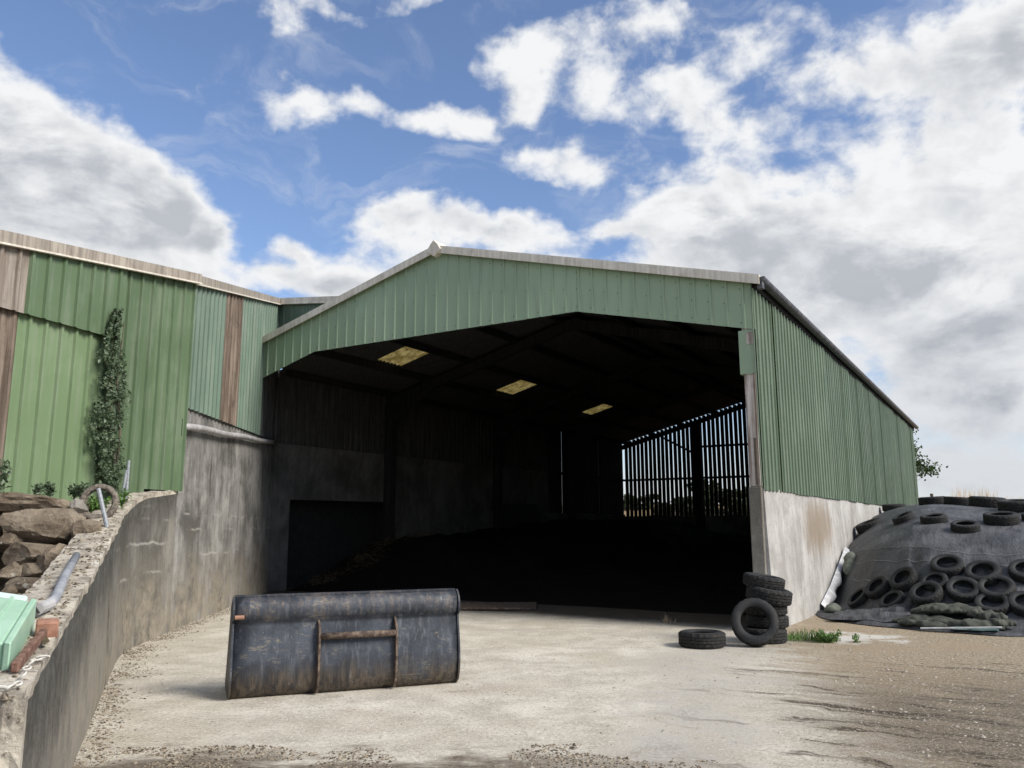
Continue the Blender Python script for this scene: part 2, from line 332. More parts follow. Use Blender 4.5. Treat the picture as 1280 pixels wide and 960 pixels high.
def f(k):                                                             # worn dark blue paint over rusty steel
    p = k.obj; a = k.noise(p, 2.2, 7, .66); s = k.noise(k.scale(p, (11, 11, .9)), 1.5, 7, .7); b = k.noise(p, 28, 6, .75)
    X, Y, Z = k.sep(p)
    c = k.mix(k.step(a, .36, .66), (.020, .024, .031), (.058, .067, .084))
    c = k.mix(k.m('MULTIPLY', k.step(s, .50, .70), .6), c, (.125, .135, .15))
    v1 = k.noise(k.scale(p, (16, 16, 1.6)), 1.3, 8, .74)
    lowz = k.step(k.m('ADD', Z, k.m('MULTIPLY', k.m('SUBTRACT', a, .5), .7)), .36, .10)
    c = k.mix(k.m('MULTIPLY', k.m('MULTIPLY', lowz, k.step(k.m('ADD', k.m('MULTIPLY', v1, .5), k.m('MULTIPLY', a, .5)), .30, .52)), .9), c, k.mix(k.step(v1, .38, .62), (.040, .031, .024), (.125, .098, .072)))
    hiz = k.m('MULTIPLY', k.step(Z, .70, .80), k.step(k.m('ADD', k.m('MULTIPLY', v1, .6), k.m('MULTIPLY', a, .4)), .46, .62))
    c = k.mix(k.m('MULTIPLY', hiz, .75), c, k.mix(k.step(b, .4, .62), (.085, .066, .052), (.19, .155, .125)))
    c = k.mix(k.m('MULTIPLY', k.step(k.noise(k.scale(p, (26, 26, 2.0)), 1.4, 6, .7), .61, .70), .6), c, (.26, .265, .28))
    scr = k.noise(k.v('ADD', k.scale(p, (1.2, 1, 9)), k.scale(k.v('SUBTRACT', k.noise(p, 3, 3, .5, 0, 'Color'), (.5, .5, .5)), (0, 0, 2.2))), 1.6, 5, .6)
    c = k.mix(k.m('MULTIPLY', k.m('MULTIPLY', k.step(k.m('ABSOLUTE', k.m('SUBTRACT', scr, .5)), .014, .004), k.step(a, .50, .60)), .55), c, (.27, .23, .14))
    c = k.mix(k.m('MULTIPLY', k.step(k.noise(p, 6.5, 6, .7), .66, .72), .45), c, (.22, .18, .11))
    return dict(color=c, rough=k.m('ADD', .38, k.m('MULTIPLY', b, .35)), metal=.25, normal=k.bump(k.m('ADD', b, k.noise(p, 3, 3, .5)), .35, .012), spec=.4)
M['bucket'] = mat('bucket', f)
def f(k):
    b = k.noise(k.obj, 16, 6, .7)
    return dict(color=k.mix(k.step(b, .38, .66), (.055, .036, .026), (.20, .15, .11)), rough=.75, metal=.2, normal=k.bump(b, .5, .01))
M['rusty'] = mat('rusty', f)
def flat(c1, c2, rough=.6, sc=9, **kw):
    def f(k):
        b = k.noise(k.pos, sc, 6, .65)
        return dict(color=k.mix(k.step(b, .36, .66), c1, c2), rough=rough, normal=k.bump(b, .25, .008), **kw)
    return f
M['orange'] = mat('orange', flat((.28, .14, .09), (.40, .23, .15)))
M['gutter'] = mat('gutter', flat((.045, .046, .050), (.11, .11, .115), .5))
M['pipe_grey'] = mat('pipe_grey', flat((.24, .25, .27), (.36, .37, .39), .6))
M['pipe_white'] = mat('pipe_white', flat((.30, .29, .28), (.44, .43, .42), .6, 5))
M['galv'] = mat('galv', flat((.17, .19, .205), (.29, .31, .325), .5, 30))
M['mint'] = mat('mint', flat((.33, .52, .37), (.40, .59, .44), .4, 4))
M['mint_pale'] = mat('mint_pale', flat((.60, .70, .64), (.68, .76, .72), .4, 4))
M['brick_red'] = mat('brick_red', flat((.24, .115, .075), (.36, .19, .13), .9, 22))
M['rust_red'] = mat('rust_red', flat((.10, .045, .030), (.21, .12, .085), .9, 22))
M['white_plastic'] = mat('white_plastic', flat((.46, .46, .455), (.66, .66, .65), .45, 8))
M['chain'] = mat('chain', flat((.45, .43, .38), (.66, .63, .57), .6, 40))
M['bag'] = mat('bag', flat((.085, .095, .075), (.15, .16, .125), .8, 14))
M['net'] = mat('net', flat((.026, .032, .025), (.085, .085, .064), .9, 7))
M['teal'] = mat('teal', flat((.035, .085, .08), (.07, .12, .115), .7, 9))
M['straw'] = mat('straw', flat((.06, .045, .022), (.12, .09, .042), .9, 30))
M['reed'] = mat('reed', flat((.38, .28, .17), (.50, .40, .26), .9, 3))
M['seam'] = mat('seam', flat((.13, .13, .135), (.24, .24, .245), .7, 6))
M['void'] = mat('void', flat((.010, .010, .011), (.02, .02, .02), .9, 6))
M['pebble'] = mat('pebble', lambda k: dict(color=k.mix(k.noise(k.pos, 33, 2, .5), (.10, .08, .055), (.52, .47, .39)), rough=.95))
M['litter'] = mat('litter', lambda k: dict(color=k.mix(k.step(k.noise(k.pos, 45, 2, .5), .35, .65), (.035, .026, .018), (.30, .25, .18)), rough=.95))
def leafmat(c1, c2, spec=.3):
    def f(k):
        b = k.noise(k.pos, 14, 4, .6)
        k.bsdf.inputs['Transmission Weight'].default_value = 0
        tr = k.n.new('ShaderNodeBsdfTranslucent'); mx = k.n.new('ShaderNodeMixShader'); mx.inputs[0].default_value = .22
        c = k.mix(k.step(b, .32, .68), c1, c2); k.put(tr.inputs[0], c)
        k.l.new(k.bsdf.outputs[0], mx.inputs[1]); k.l.new(tr.outputs[0], mx.inputs[2]); k.l.new(mx.outputs[0], k.out.inputs[0])
        return dict(color=c, rough=.5, spec=spec)
    return f
M['ivy'] = mat('ivy', leafmat((.035, .068, .030), (.17, .22, .13), .5))
M['weed'] = mat('weed', leafmat((.06, .13, .03), (.16, .27, .07)))
M['tree_leaf'] = mat('tree_leaf', leafmat((.035, .07, .02), (.08, .13, .04)))
M['hedge_leaf'] = mat('hedge_leaf', leafmat((.030, .045, .02), (.07, .085, .035)))
M['bark'] = mat('bark', flat((.07, .055, .04), (.13, .10, .075), .95, 20))
def f(k):
    b = k.noise(k.scale(k.pos, (1, 1, 1)), 4, 5, .6)
    b2 = k.noise(k.pos, 11, 6, .7)
    c = k.mix(k.step(b, .35, .65), (.50, .42, .22), (.78, .70, .44)); c = k.mix(k.step(b2, .52, .68, 0, .8), c, (.22, .18, .08))
    tr = k.n.new('ShaderNodeBsdfTranslucent'); k.put(tr.inputs[0], c); mx = k.n.new('ShaderNodeMixShader'); mx.inputs[0].default_value = .6
    k.l.new(k.bsdf.outputs[0], mx.inputs[1]); k.l.new(tr.outputs[0], mx.inputs[2]); k.l.new(mx.outputs[0], k.out.inputs[0])
    return dict(color=c, rough=.5)
M['rooflight'] = mat('rooflight', f)

# ------------------------------------------------------------------ object helpers
def tag(o, label=None, cat=None, group=None, kind=None):
    if label: o['label'] = label
    if cat: o['category'] = cat
    if group: o['group'] = group
    if kind: o['kind'] = kind
    return o
def empty(name, loc=(0, 0, 0), rz=0, label=None, cat=None, group=None):
    o = bpy.data.objects.new(name, None); COL.objects.link(o); o.location = loc; o.rotation_euler = (0, 0, rz); o.empty_display_size = .2
    return tag(o, label, cat, group)
class MB:
    def __init__(s): s.v = []; s.f = []
    def add(s, vs, fs):
        b = len(s.v); s.v += [tuple(v) for v in vs]; s.f += [tuple(i + b for i in f) for f in fs]; return s
    def box(s, a, b, mtx=None):
        x0, y0, z0 = a; x1, y1, z1 = b
        vs = [Vector(p) for p in ((x0,y0,z0),(x1,y0,z0),(x1,y1,z0),(x0,y1,z0),(x0,y0,z1),(x1,y0,z1),(x1,y1,z1),(x0,y1,z1))]
        if mtx: vs = [mtx @ v for v in vs]
        return s.add(vs, [(0,3,2,1),(4,5,6,7),(0,1,5,4),(1,2,6,5),(2,3,7,6),(3,0,4,7)])
    def bar(s, p, q, w, h, up=(0, 0, 1)):            # square bar from p to q
        p, q = Vector(p), Vector(q); d = (q - p).normalized(); u = Vector(up)
        a = d.cross(u)
        if a.length < 1e-4: a = d.cross(Vector((1, 0, 0)))
        a.normalize(); b = a.cross(d)
        vs = [e + a * i * w / 2 + b * j * h / 2 for e in (p, q) for i, j in ((-1,-1),(1,-1),(1,1),(-1,1))]
        return s.add(vs, [(0,1,2,3),(7,6,5,4),(0,4,5,1),(1,5,6,2),(2,6,7,3),(3,7,4,0)])
    def tube(s, pts, r, n=10, caps=True):
        pts = [Vector(p) for p in pts]; vs = []; fs = []
        u = None
        for i, p in enumerate(pts):
            d = (pts[min(i+1, len(pts)-1)] - pts[max(i-1, 0)]).normalized()
            if u is None: u = d.cross(Vector((.13, .3, .9))).normalized()
            u = (u - d * u.dot(d)).normalized(); w = d.cross(u)
            rr = r[i] if isinstance(r, (list, tuple)) else r
            vs += [p + (u * math.cos(2*math.pi*k/n) + w * math.sin(2*math.pi*k/n)) * rr for k in range(n)]
        for i in range(len(pts) - 1):
            for k in range(n): a = i*n + k; b = i*n + (k+1) % n; fs.append((a, b, b+n, a+n))
        if caps: fs += [tuple(range(n))[::-1], tuple(range((len(pts)-1)*n, len(pts)*n))]
        return s.add(vs, fs)
    def prism(s, poly, z0, z1, fn=None):             # polygon in a plane pushed from z0 to z1; fn maps (a, b, z)
        fn = fn or (lambda a, b, z: (a, b, z)); k = len(poly)
        vs = [fn(a, b, z0) for a, b in poly] + [fn(a, b, z1) for a, b in poly]
        return s.add(vs, [tuple(range(k))[::-1], tuple(range(k, 2*k))] + [(i, (i+1) % k, (i+1) % k + k, i + k) for i in range(k)])
    def mesh(s, name):
        m = bpy.data.meshes.new(name); m.from_pydata(s.v, [], s.f); m.update(); return m
def obj(name, mb, m, parent=None, smooth=False, bevel=0, fix=True):
    me = mb if isinstance(mb, bpy.types.Mesh) else mb.mesh(name)
    if fix and not isinstance(mb, bpy.types.Mesh):
        b = bmesh.new(); b.from_mesh(me); bmesh.ops.recalc_face_normals(b, faces=b.faces)
        if bevel: bmesh.ops.bevel(b, geom=[e for e in b.edges if e.calc_face_angle(0) > .5], offset=bevel, segments=1, affect='EDGES', clamp_overlap=True)
        b.to_mesh(me); b.free()
    if smooth:
        for p in me.polygons: p.use_smooth = True
    if not me.materials: me.materials.append(M[m])
    o = bpy.data.objects.new(name, me); COL.objects.link(o)
    if parent: o.parent = parent
    return o
def copy_tree(o, parent=None):
    c = o.copy(); COL.objects.link(c)
    if parent: c.parent = parent
    for ch in list(o.children): copy_tree(ch, c)
    return c
def lerp(tab, x):                                     # piecewise linear table
    if x <= tab[0][0]: return tab[0][1]
    for (a, b), (c, d) in zip(tab, tab[1:]):
        if x <= c: return b + (d - b) * (x - a) / (c - a)
    return tab[-1][1]
def fbm(p, o=4, s=1.0):
    return noise.fractal(Vector(p) * s, 1.0, 2.0, o)

# cladding sheet: trapezoidal ribs; runs along `org + ax*x`, pushed out along `nor`
def sheet(name, m, parent, org, ax, nor, x0, x1, zb, zt, pitch=.27, rw=.026, rh=.020, kinks=(), phase=.13, tf=.45, lift=0., th=.004, tilt=0., round_=False):
    org, ax, nor = Vector(org), Vector(ax), Vector(nor)
    pr = []
    k0 = int(math.floor((x0 - phase) / pitch)) - 1
    for k in range(k0, k0 + int((x1 - x0) / pitch) + 4):
        c = phase + k * pitch
        if round_: pr += [(c + pitch * q, rh * (.5 + .5 * math.cos(2 * math.pi * q))) for q in (-.5, -.36, -.22, -.1, 0, .1, .22, .36)]
        else: pr += [(c - rw, 0), (c - rw * tf, rh), (c + rw * tf, rh), (c + rw, 0)]
    pr = [p for p in pr if x0 - 1e-6 <= p[0] <= x1 + 1e-6]
    xs = sorted(set([p[0] for p in pr] + [x0, x1] + [k for k in kinks if x0 < k < x1]))
    tab = pr if pr else [(x0, 0)]
    prof = [(x, lerp(tab, x) + lift + tilt * (x - x0)) for x in xs]
    vs = []
    for x, o_ in prof:
        b, t = zb(x), zt(x)
        for off in (o_, o_ - th):
            p = org + ax * x + nor * off
            vs += [(p.x, p.y, b), (p.x, p.y, t)]
    fs = []
    for i in range(len(prof) - 1):
        a, b = 4*i, 4*i + 4
        fs += [(a, b, b+1, a+1), (a+2, a+3, b+3, b+2), (a, a+2, b+2, b), (a+1, b+1, b+3, a+3)]
    e = 4 * (len(prof) - 1)
    fs += [(0, 1, 3, 2), (e, e+2, e+3, e+1)]
    return obj(name, MB().add(vs, fs), m, parent)

# ------------------------------------------------------------------ barn (local: x to the right along the gable, y into the depth)
YAW = 0.54777; CX, CY = 3.90, 12.833
GX = Vector((math.cos(YAW), -math.sin(YAW), 0)); DX = Vector((math.sin(YAW), math.cos(YAW), 0))
def LW(x, y, z=0): return Vector((CX, CY, 0)) + GX * x + DX * y + Vector((0, 0, z))
def WL(p):
    r = Vector((p[0] - CX, p[1] - CY, 0)); return r.dot(GX), r.dot(DX)
HE, HR, SR, L, WD = 5.55, 7.21, 6.32, 23.6, 12.64     # eaves, ridge, half width, length, width
SLP = (HR - HE) / SR
def zroof(x): return HR - SLP * abs(-x - SR)
barn = empty('barn', (CX, CY, 0), -YAW, 'large open fronted barn with green metal gable and dark interior', 'barn')
XL = -11.66                                            # the gable sheeting dies against the neighbour's wall here
zlow = lambda x: lerp([(-12.6, 4.66), (-9.71, 5.44), (-3.16, 5.44), (0, 4.70)], x)
nsh = 11; wsh = (0.02 - XL) / nsh
for i in range(nsh):
    a = XL + i * wsh; b = a + wsh
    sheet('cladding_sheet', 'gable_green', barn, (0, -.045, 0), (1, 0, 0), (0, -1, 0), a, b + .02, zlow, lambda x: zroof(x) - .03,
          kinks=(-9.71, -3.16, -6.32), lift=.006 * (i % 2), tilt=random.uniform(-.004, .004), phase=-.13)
mb = MB(); k = 0
x = XL + .14
while x < -.05:
    for dz in (.20, .62):
        for zz in ((zroof(x) - dz), (zlow(x) + .09)) if dz < .3 else ((zroof(x) * .45 + zlow(x) * .55),):
            if random.random() < .85: mb.tube([(x, -.046, zz), (x, -.055, zz)], .0075, 6)
    x += .27
obj('screws', mb, 'steel_dark', barn)['kind'] = 'stuff'
# gable trims
for a, b in ((XL - .05, -6.32), (-6.32, .17)):
    mb = MB()
    for y0, y1, dz0, dz1 in ((-.16, .04, .02, .055), (-.165, -.14, -.105, .03)):
        mb.add([(a, y0, zroof(a)+dz0), (b, y0, zroof(b)+dz0), (b, y1, zroof(b)+dz0), (a, y1, zroof(a)+dz0),
                (a, y0, zroof(a)+dz1), (b, y0, zroof(b)+dz1), (b, y1, zroof(b)+dz1), (a, y1, zroof(a)+dz1)],
               [(0,3,2,1),(4,5,6,7),(0,1,5,4),(1,2,6,5),(2,3,7,6),(3,0,4,7)])
    obj('verge_trim', mb, 'trim', barn)
mb = MB(); mb.prism([(-6.50, HR-.06), (-6.32, HR-.20), (-6.14, HR-.06), (-6.22, HR+.06), (-6.32, HR+.16), (-6.42, HR+.06)], -.20, .25, lambda a, b, z: (a, z, b))
obj('ridge_cap', mb, 'trim', barn, bevel=.012)
# side wall: concrete below, green sheets above
mb = MB(); nn = 60
for k in range(nn + 1):
    y = L * k / nn; j = .012 * fbm((y, 3, 1), 3, 1.2)
    mb.v += [(.10 + j, y, -.3), (.02 + j, y, 2.17 + .012 * fbm((y, 0, 0), 3, 2)), (-.17, y, 2.17), (-.17, y, -.3)]
    if k: a = 4*(k-1); mb.f += [(a, a+4, a+5, a+1), (a+1, a+5, a+6, a+2), (a+2, a+6, a+7, a+3)]
mb.f += [(0, 1, 2, 3), (4*nn+3, 4*nn+2, 4*nn+1, 4*nn)]
obj('side_wall', mb, 'conc_right', barn)
nS = 22; w = L / nS
for i in range(nS):
    a = i * w; b = a + w + .03
    lo = 2.135 + random.uniform(-.012, .012)
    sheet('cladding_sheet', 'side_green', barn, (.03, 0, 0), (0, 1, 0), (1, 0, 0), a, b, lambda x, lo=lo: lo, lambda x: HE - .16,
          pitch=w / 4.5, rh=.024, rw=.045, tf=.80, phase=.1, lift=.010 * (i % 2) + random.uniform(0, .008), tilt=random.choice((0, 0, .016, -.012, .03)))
obj('corner_trim', MB().box((.012, -.10, 2.18), (.024, -.06, HE - .10)), 'side_green', barn)
obj('slit_filler', MB().box((-.004, .0, 2.19), (.024, .12, HE - .2)), 'steel_dark', barn)  # dark filler added to close the slit where sky showed through the corner
# gutter along the eaves
gz = HE - .02; mb = MB(); pr = [(.16 + .085 * math.cos(t), gz + .085 * math.sin(t)) for t in [math.pi + math.pi * q / 8 for q in range(9)]]
pr = pr + [(a * .94 + .16 * .06, b + .004) for a, b in reversed(pr)]
mb.prism(pr, -.10, L + .55, lambda a, b, z: (a, z, b))
gut = obj('gutter', mb, 'gutter', barn)
obj('end_cap', MB().prism([(.16 + .09 * math.cos(t), gz + .09 * math.sin(t)) for t in [math.pi + math.pi * q / 8 for q in range(9)]], -.115, -.10, lambda a, b, z: (a, z, b)), 'gutter', gut)
obj('outlet', MB().box((.12, -.10, gz - .19), (.21, .0, gz - .075)), 'gutter', gut, bevel=.006)
obj('fascia_board', MB().box((.015, -.05, HE - .17), (.07, L + .5, HE - .01)), 'steel_dark', barn)
# pier at the right of the opening
obj('pier', MB().box((-.20, -.06, -.2), (.0, .24, 2.185)), 'conc_pier', barn, bevel=.012)
mb = MB(); mb.box((-.185, -.03, 2.19), (-.005, .16, 4.75)); obj('timber_post', mb, 'timber', barn, bevel=.01)
obj('rust_strip', MB().box((-.085, -.045, 2.22), (-.045, -.028, 2.95)), 'brown_sheet', barn)
obj('post_cover', MB().box((-.235, -.055, 3.98), (.004, -.032, 4.695)).box((-.235, -.032, 3.98), (-.20, .12, 4.695)), 'gable_green', barn)
obj('cover_patch', MB().box((-.11, -.066, 4.46), (.0, -.056, 4.66)), 'timber', barn)
# walls inside
mb = MB()
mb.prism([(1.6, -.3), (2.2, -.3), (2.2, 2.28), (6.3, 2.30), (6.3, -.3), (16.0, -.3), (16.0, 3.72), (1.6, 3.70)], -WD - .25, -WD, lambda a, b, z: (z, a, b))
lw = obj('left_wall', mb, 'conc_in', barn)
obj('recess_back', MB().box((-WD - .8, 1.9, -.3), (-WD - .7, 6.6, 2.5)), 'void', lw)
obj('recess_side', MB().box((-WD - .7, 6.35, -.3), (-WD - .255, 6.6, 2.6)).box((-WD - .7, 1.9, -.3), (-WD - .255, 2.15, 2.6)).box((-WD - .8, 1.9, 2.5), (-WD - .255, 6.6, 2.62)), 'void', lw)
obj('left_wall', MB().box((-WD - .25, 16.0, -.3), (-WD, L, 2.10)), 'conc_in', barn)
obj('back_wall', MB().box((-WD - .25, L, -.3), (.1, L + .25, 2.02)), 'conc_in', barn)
for i in range(15):                                    # dark sheets above the left concrete wall
    a = 1.1 + i * 1.0
    sheet('wall_sheet', 'dark_sheet', barn, (-WD - .06, 0, 0), (0, 1, 0), (1, 0, 0), a, a + 1.02, lambda x: 3.62, lambda x: 5.54, pitch=.24, lift=.006 * (i % 2))
# spaced boarding of the back wall and the far end of the left wall
pit = .2065; k = 0; x = -WD + .04
board_me = None
while x < -.05:
    ht = min(zroof(x), zroof(x + .15)) + .003
    j = random.uniform(-.008, .008)
    obj('board', MB().box((x + j, L + .02, 1.98 + random.uniform(-.03, .03)), (x + j + .162 + random.uniform(-.006, .006), L + .045, ht)), 'board', barn)
    x += pit
y = 16.05; bset = {5: .05, 22: .035, 17: .02}
for k in range(36):
    gap = bset.get(k, .002)
    obj('board', MB().box((-WD - .06, y, 2.08), (-WD - .035, y + .207 - gap, 5.53)), 'board', barn)
    y += .208
for z0 in (3.72,):
    obj('rail', MB().box((-WD, L - .07, z0 - .05), (0, L + .018, z0 + .05)), 'steel_dark', barn)
    obj('rail', MB().box((-WD - .034, 16.0, z0 - .05), (-WD + .05, L - .08, z0 + .05)), 'steel_dark', barn)
obj('rail', MB().box((-8.7, L - .07, 5.1), (0, L + .018, 5.2)), 'steel_dark', barn)
obj('column', MB().box((-9.05, L - .30, -.2), (-8.72, L - .075, zroof(-8.9) - .2)), 'steel_dark', barn)
obj('column', MB().box((-3.85, L - .30, -.2), (-3.52, L - .075, zroof(-3.7) - .2)), 'steel_dark', barn)
obj('brace', MB().bar((-10.55, L - .12, zroof(-10.55) - .45), (-8.9, L - .12, 4.75), .07, .09), 'steel_dark', barn)
# frames, purlins, roof
for t in (.25, 6.0, 12.0, 17.8, L - .35):
    for a, b in ((-WD + .05, -SR), (-SR, -.25)):
        if t < 1 and a < -10: a = XL + .2
        za, zb_ = zroof(a) - .30, zroof(b) - .30
        hh = .13 if t < 22 else .10
        obj('rafter', MB().bar((a, t, za), (b, t, zb_), .16, 2 * hh), 'steel_dark', barn)
    if 1 < t < 22:
        obj('column', MB().box((-WD + .002, t - .12, -.2), (-WD + .27, t + .12, zroof(-WD) - .3)), 'steel_dark', barn)
        obj('column', MB().box((-.46, t - .12, -.2), (-.19, t + .12, zroof(0) - .3)), 'steel_dark', barn)
        for s_ in (1, -1):                             # haunch brackets
            xx = -WD + .25 if s_ > 0 else -.46
            obj('haunch', MB().prism([(xx, zroof(xx) - .4), (xx, zroof(xx) - 1.0), (xx + s_ * 1.5, zroof(xx + s_ * 1.5) - .42)], t - .06, t + .06, lambda a, b, z: (a, z, b)), 'steel_dark', barn)
rows = [(-SR, -8.0), (-8.0, -9.78), (-9.78, -10.92), (-10.92, -WD - .1)]
for r0, r1 in [(-SR, -4.4), (-4.4, -2.2), (-2.2, .16)]:
    for i in range(4):
        y0 = -.02 + i * (L + .1) / 4; y1 = y0 + (L + .1) / 4
        mb = MB(); q = lambda x, y, d: (x, y, zroof(x) + d)
        mb.add([q(r0, y0, -.005), q(r1, y0, -.005), q(r1, y1, -.005), q(r0, y1, -.005), q(r0, y0, .018), q(r1, y0, .018), q(r1, y1, .018), q(r0, y1, .018)],
               [(0,3,2,1),(4,5,6,7),(0,1,5,4),(1,2,6,5),(2,3,7,6),(3,0,4,7)])
        obj('roof_sheet', mb, 'roof', barn)
def slab(x0, x1, y0, y1, nm, m, corr=False):
    if corr:
        mb = MB(); k = 0; nn = int((y1 - y0) / .03)
        for k in range(nn + 1):
            y = y0 + (y1 - y0) * k / nn; d = .022 * math.cos(k * math.pi / 2.5)
            mb.v += [(x0, y, zroof(x0) + d), (x1, y, zroof(x1) + d), (x0, y, zroof(x0) + d + .003), (x1, y, zroof(x1) + d + .003)]
            if k: a = 4 * (k - 1); mb.f += [(a, a+1, a+5, a+4), (a+2, a+6, a+7, a+3)]
        return obj(nm, mb, m, barn, smooth=True)
    mb = MB(); q = lambda x, y, d: (x, y, zroof(x) + d)
    mb.add([q(x0, y0, -.005), q(x1, y0, -.005), q(x1, y1, -.005), q(x0, y1, -.005), q(x0, y0, .018), q(x1, y0, .018), q(x1, y1, .018), q(x0, y1, .018)],
           [(0,3,2,1),(4,5,6,7),(0,1,5,4),(1,2,6,5),(2,3,7,6),(3,0,4,7)])
    return obj(nm, mb, m, barn)
lights = [(3.46, 4.46), (9.40, 10.42), (15.68, 16.52)]
for r0, r1 in rows:
    if (r0, r1) == rows[2]:
        ys = [-.02] + [v for p in lights for v in p] + [L + .08]
        for a, b in zip(ys[0::2], ys[1::2]): slab(r0, r1, a, b, 'roof_sheet', 'roof')
        for a, b in lights: slab(r0, r1, a, b, 'rooflight', 'rooflight', True)
    else:
        y_start = -.02 if r1 > -11.6 else 1.62
        e = [y_start, 6, 12, 18, L + .08]
        for a, b in zip(e, e[1:]): slab(r0, r1, a, b, 'roof_sheet', 'roof')
slab(-10.92, -12.45, -.02, 1.615, 'roof_sheet', 'roof')
for s0 in (6.6, 8.05, 9.62, 11.05, 12.4):
    for x in (-s0, -WD + s0):
        if x > -.1: continue
        y0 = .03 if x > -11.5 else 1.7
        obj('purlin', MB().box((x - .04, y0, zroof(x) - .20), (x + .04, L, zroof(x) - .035)), 'steel_dark', barn)
obj('header_beam', MB().box((-9.6, .0, 5.46), (-3.2, .12, 5.66)), 'steel_dark', barn)

# ------------------------------------------------------------------ neighbour shed on the left
A = Vector((-5.1, 11.0, 0)); UB = Vector((-6.07 + 5.1, 20.77 - 11.0, 0)).normalized(); NB = Vector((UB.y, -UB.x, 0))
A1 = A + UB * 2.06
U1 = -Vector((math.sin(R(12)), math.cos(R(12)), 0)); N1 = Vector((-U1.y, U1.x, 0))
shed = empty('neighbour_shed', A1, 0, 'tall green metal shed on the left with one weathered brown strip', 'shed')
S0 = A1.copy()
def relv(p): return Vector(p) - S0
ztop1 = lambda t: 5.63 - .172 * t
zstep = lambda t: 4.28 - .035 * t
zero = Vector((0, 0, 0))
zt1 = lambda t: ztop1(t) - .02
def s1(m, a, b, zb, zt, lift, **kw): return sheet('cladding_sheet', m, shed, N1 * lift, U1, N1, a, b, zb, zt, pitch=.265, rh=.034, rw=.030, tf=.62, **kw)
s1('annex_green', 0, .93, lambda t: 2.15, zt1, .05, phase=.0)
s1('annex_green', .92, 1.72, lambda t: 1.9, zt1, .06, phase=.0)
for i in range(2):
    a = 1.70 + i * .88; s1('annex_green', a, a + .90, zstep, zt1, .10 + .006 * i, phase=.0)
for i in range(2):
    a = 1.70 + i * .88; s1('annex_bright', a, a + .90, lambda t: 1.8, lambda t: zstep(t) + .10, .02 + .006 * i, phase=.13)
s1('old_sheet', 3.42, 4.4, zstep, zt1, .10, phase=.2); s1('old_sheet', 4.38, 6.5, zstep, zt1, .106, phase=.2)
s1('brown_sheet', 3.46, 4.4, lambda t: 1.8, lambda t: zstep(t) + .10, .02, phase=.1); s1('brown_sheet', 4.38, 6.5, lambda t: 1.8, lambda t: zstep(t) + .10, .026, phase=.1)
obj('gap_filler', MB().bar(U1 * .06 - N1 * .08 + Vector((0, 0, 2.04)), U1 * 1.8 - N1 * .08 + Vector((0, 0, 1.98)), .10, .34), 'void', shed)  # near-black filler added behind the sheets to block sky showing below them
ztop2 = lambda t: 5.63 + .226 * t                      # second face, turning deeper (t from the corner)
def s2(m, a, b, zb, lift, **kw): return sheet('cladding_sheet', m, shed, NB * lift, UB, NB, a, b, zb, lambda t: ztop2(t) - .02, pitch=.265, rw=.06, rh=.04, **kw)
zb2 = lambda t: 3.50 + .03 * t
s2('annex_blue', 0.0, 1.02, zb2, .02); s2('annex_blue', 1.0, 2.17, zb2, .026)
s2('brown_sheet', 2.15, 3.36, zb2, .03)
s2('annex_blue', 3.34, 4.36, zb2, .02); s2('annex_blue', 4.34, 5.36, zb2, .026); s2('annex_blue', 5.34, 5.75, zb2, .02)
s2('dark_sheet', 5.73, 7.95, zb2, .018); s2('annex_blue', 5.75, 7.34, lambda t: 5.92, .03)
P2 = A1 + UB * 7.34; ND = -DX
def s3(a, b, lift): return sheet('cladding_sheet', 'annex_blue', shed, relv(P2) + ND * lift, GX, ND, a, b, lambda t: zroof(WL(P2)[0] + t) + .02, lambda t: 7.27 - .125 * t, pitch=.275, phase=.0)
s3(0, 1.1, .02); s3(1.08, 2.2, .026); s3(2.18, 3.3, .02)
# verge flashings
def flash(p0, p1, z0, z1, nor, m, lift=.10):
    a, b = relv(p0), relv(p1); mb = MB()
    for o0, o1, d0, d1 in ((lift, lift + .03, -.06, .085), (-.14, lift, .06, .085)):
        vs = [(e.x + nor.x * o, e.y + nor.y * o, z + d) for d in (d0, d1) for e, z, o in ((a, z0, o0), (b, z1, o0), (b, z1, o1), (a, z0, o1))]
        mb.add(vs, [(0,3,2,1),(4,5,6,7),(0,1,5,4),(1,2,6,5),(2,3,7,6),(3,0,4,7)])
    obj('verge_trim', mb, m, shed)
    mb = MB(); vs = [(e.x + nor.x * o, e.y + nor.y * o, z + d) for d in (-.085, -.062) for e, z, o in ((a, z0, lift - .02), (b, z1, lift - .02), (b, z1, lift + .045), (a, z0, lift + .045))]
    mb.add(vs, [(0,3,2,1),(4,5,6,7),(0,1,5,4),(1,2,6,5),(2,3,7,6),(3,0,4,7)]); obj('drip_edge', mb, 'trim', shed)
flash(A1 + U1 * 6.5, A1 + U1 * .0, ztop1(6.5), ztop1(0), N1, 'trim_old', .15)
flash(A1, P2 + UB * .05, ztop2(0), ztop2(7.4), NB, 'trim_old', .08)
flash(P2, P2 + GX * 3.3, 7.28, 7.28 - .125 * 3.3, ND, 'trim', .08)
# roof of the neighbour (falls away to the left, unseen from the yard) and its inner wall boards
mb = MB(); lft = Vector((-7, 0, 0))
top = [relv(A1 + U1 * 6.5) + Vector((0, 0, ztop1(6.5))), relv(A1) + Vector((0, 0, ztop1(0))), relv(P2) + Vector((0, 0, 7.28)), relv(P2 + GX * 3.3) + Vector((0, 0, 6.86))]
vs = [p + Vector((0, 0, .03)) for p in top] + [p + lft + Vector((0, 0, .03 + .4)) for p in top[:3]]
mb.add(vs, [(0, 1, 5, 4), (1, 2, 6, 5)]); mb.add([v - Vector((0, 0, .03)) for v in vs], [(4, 5, 1, 0), (5, 6, 2, 1)])
obj('roof', mb, 'roof', shed)

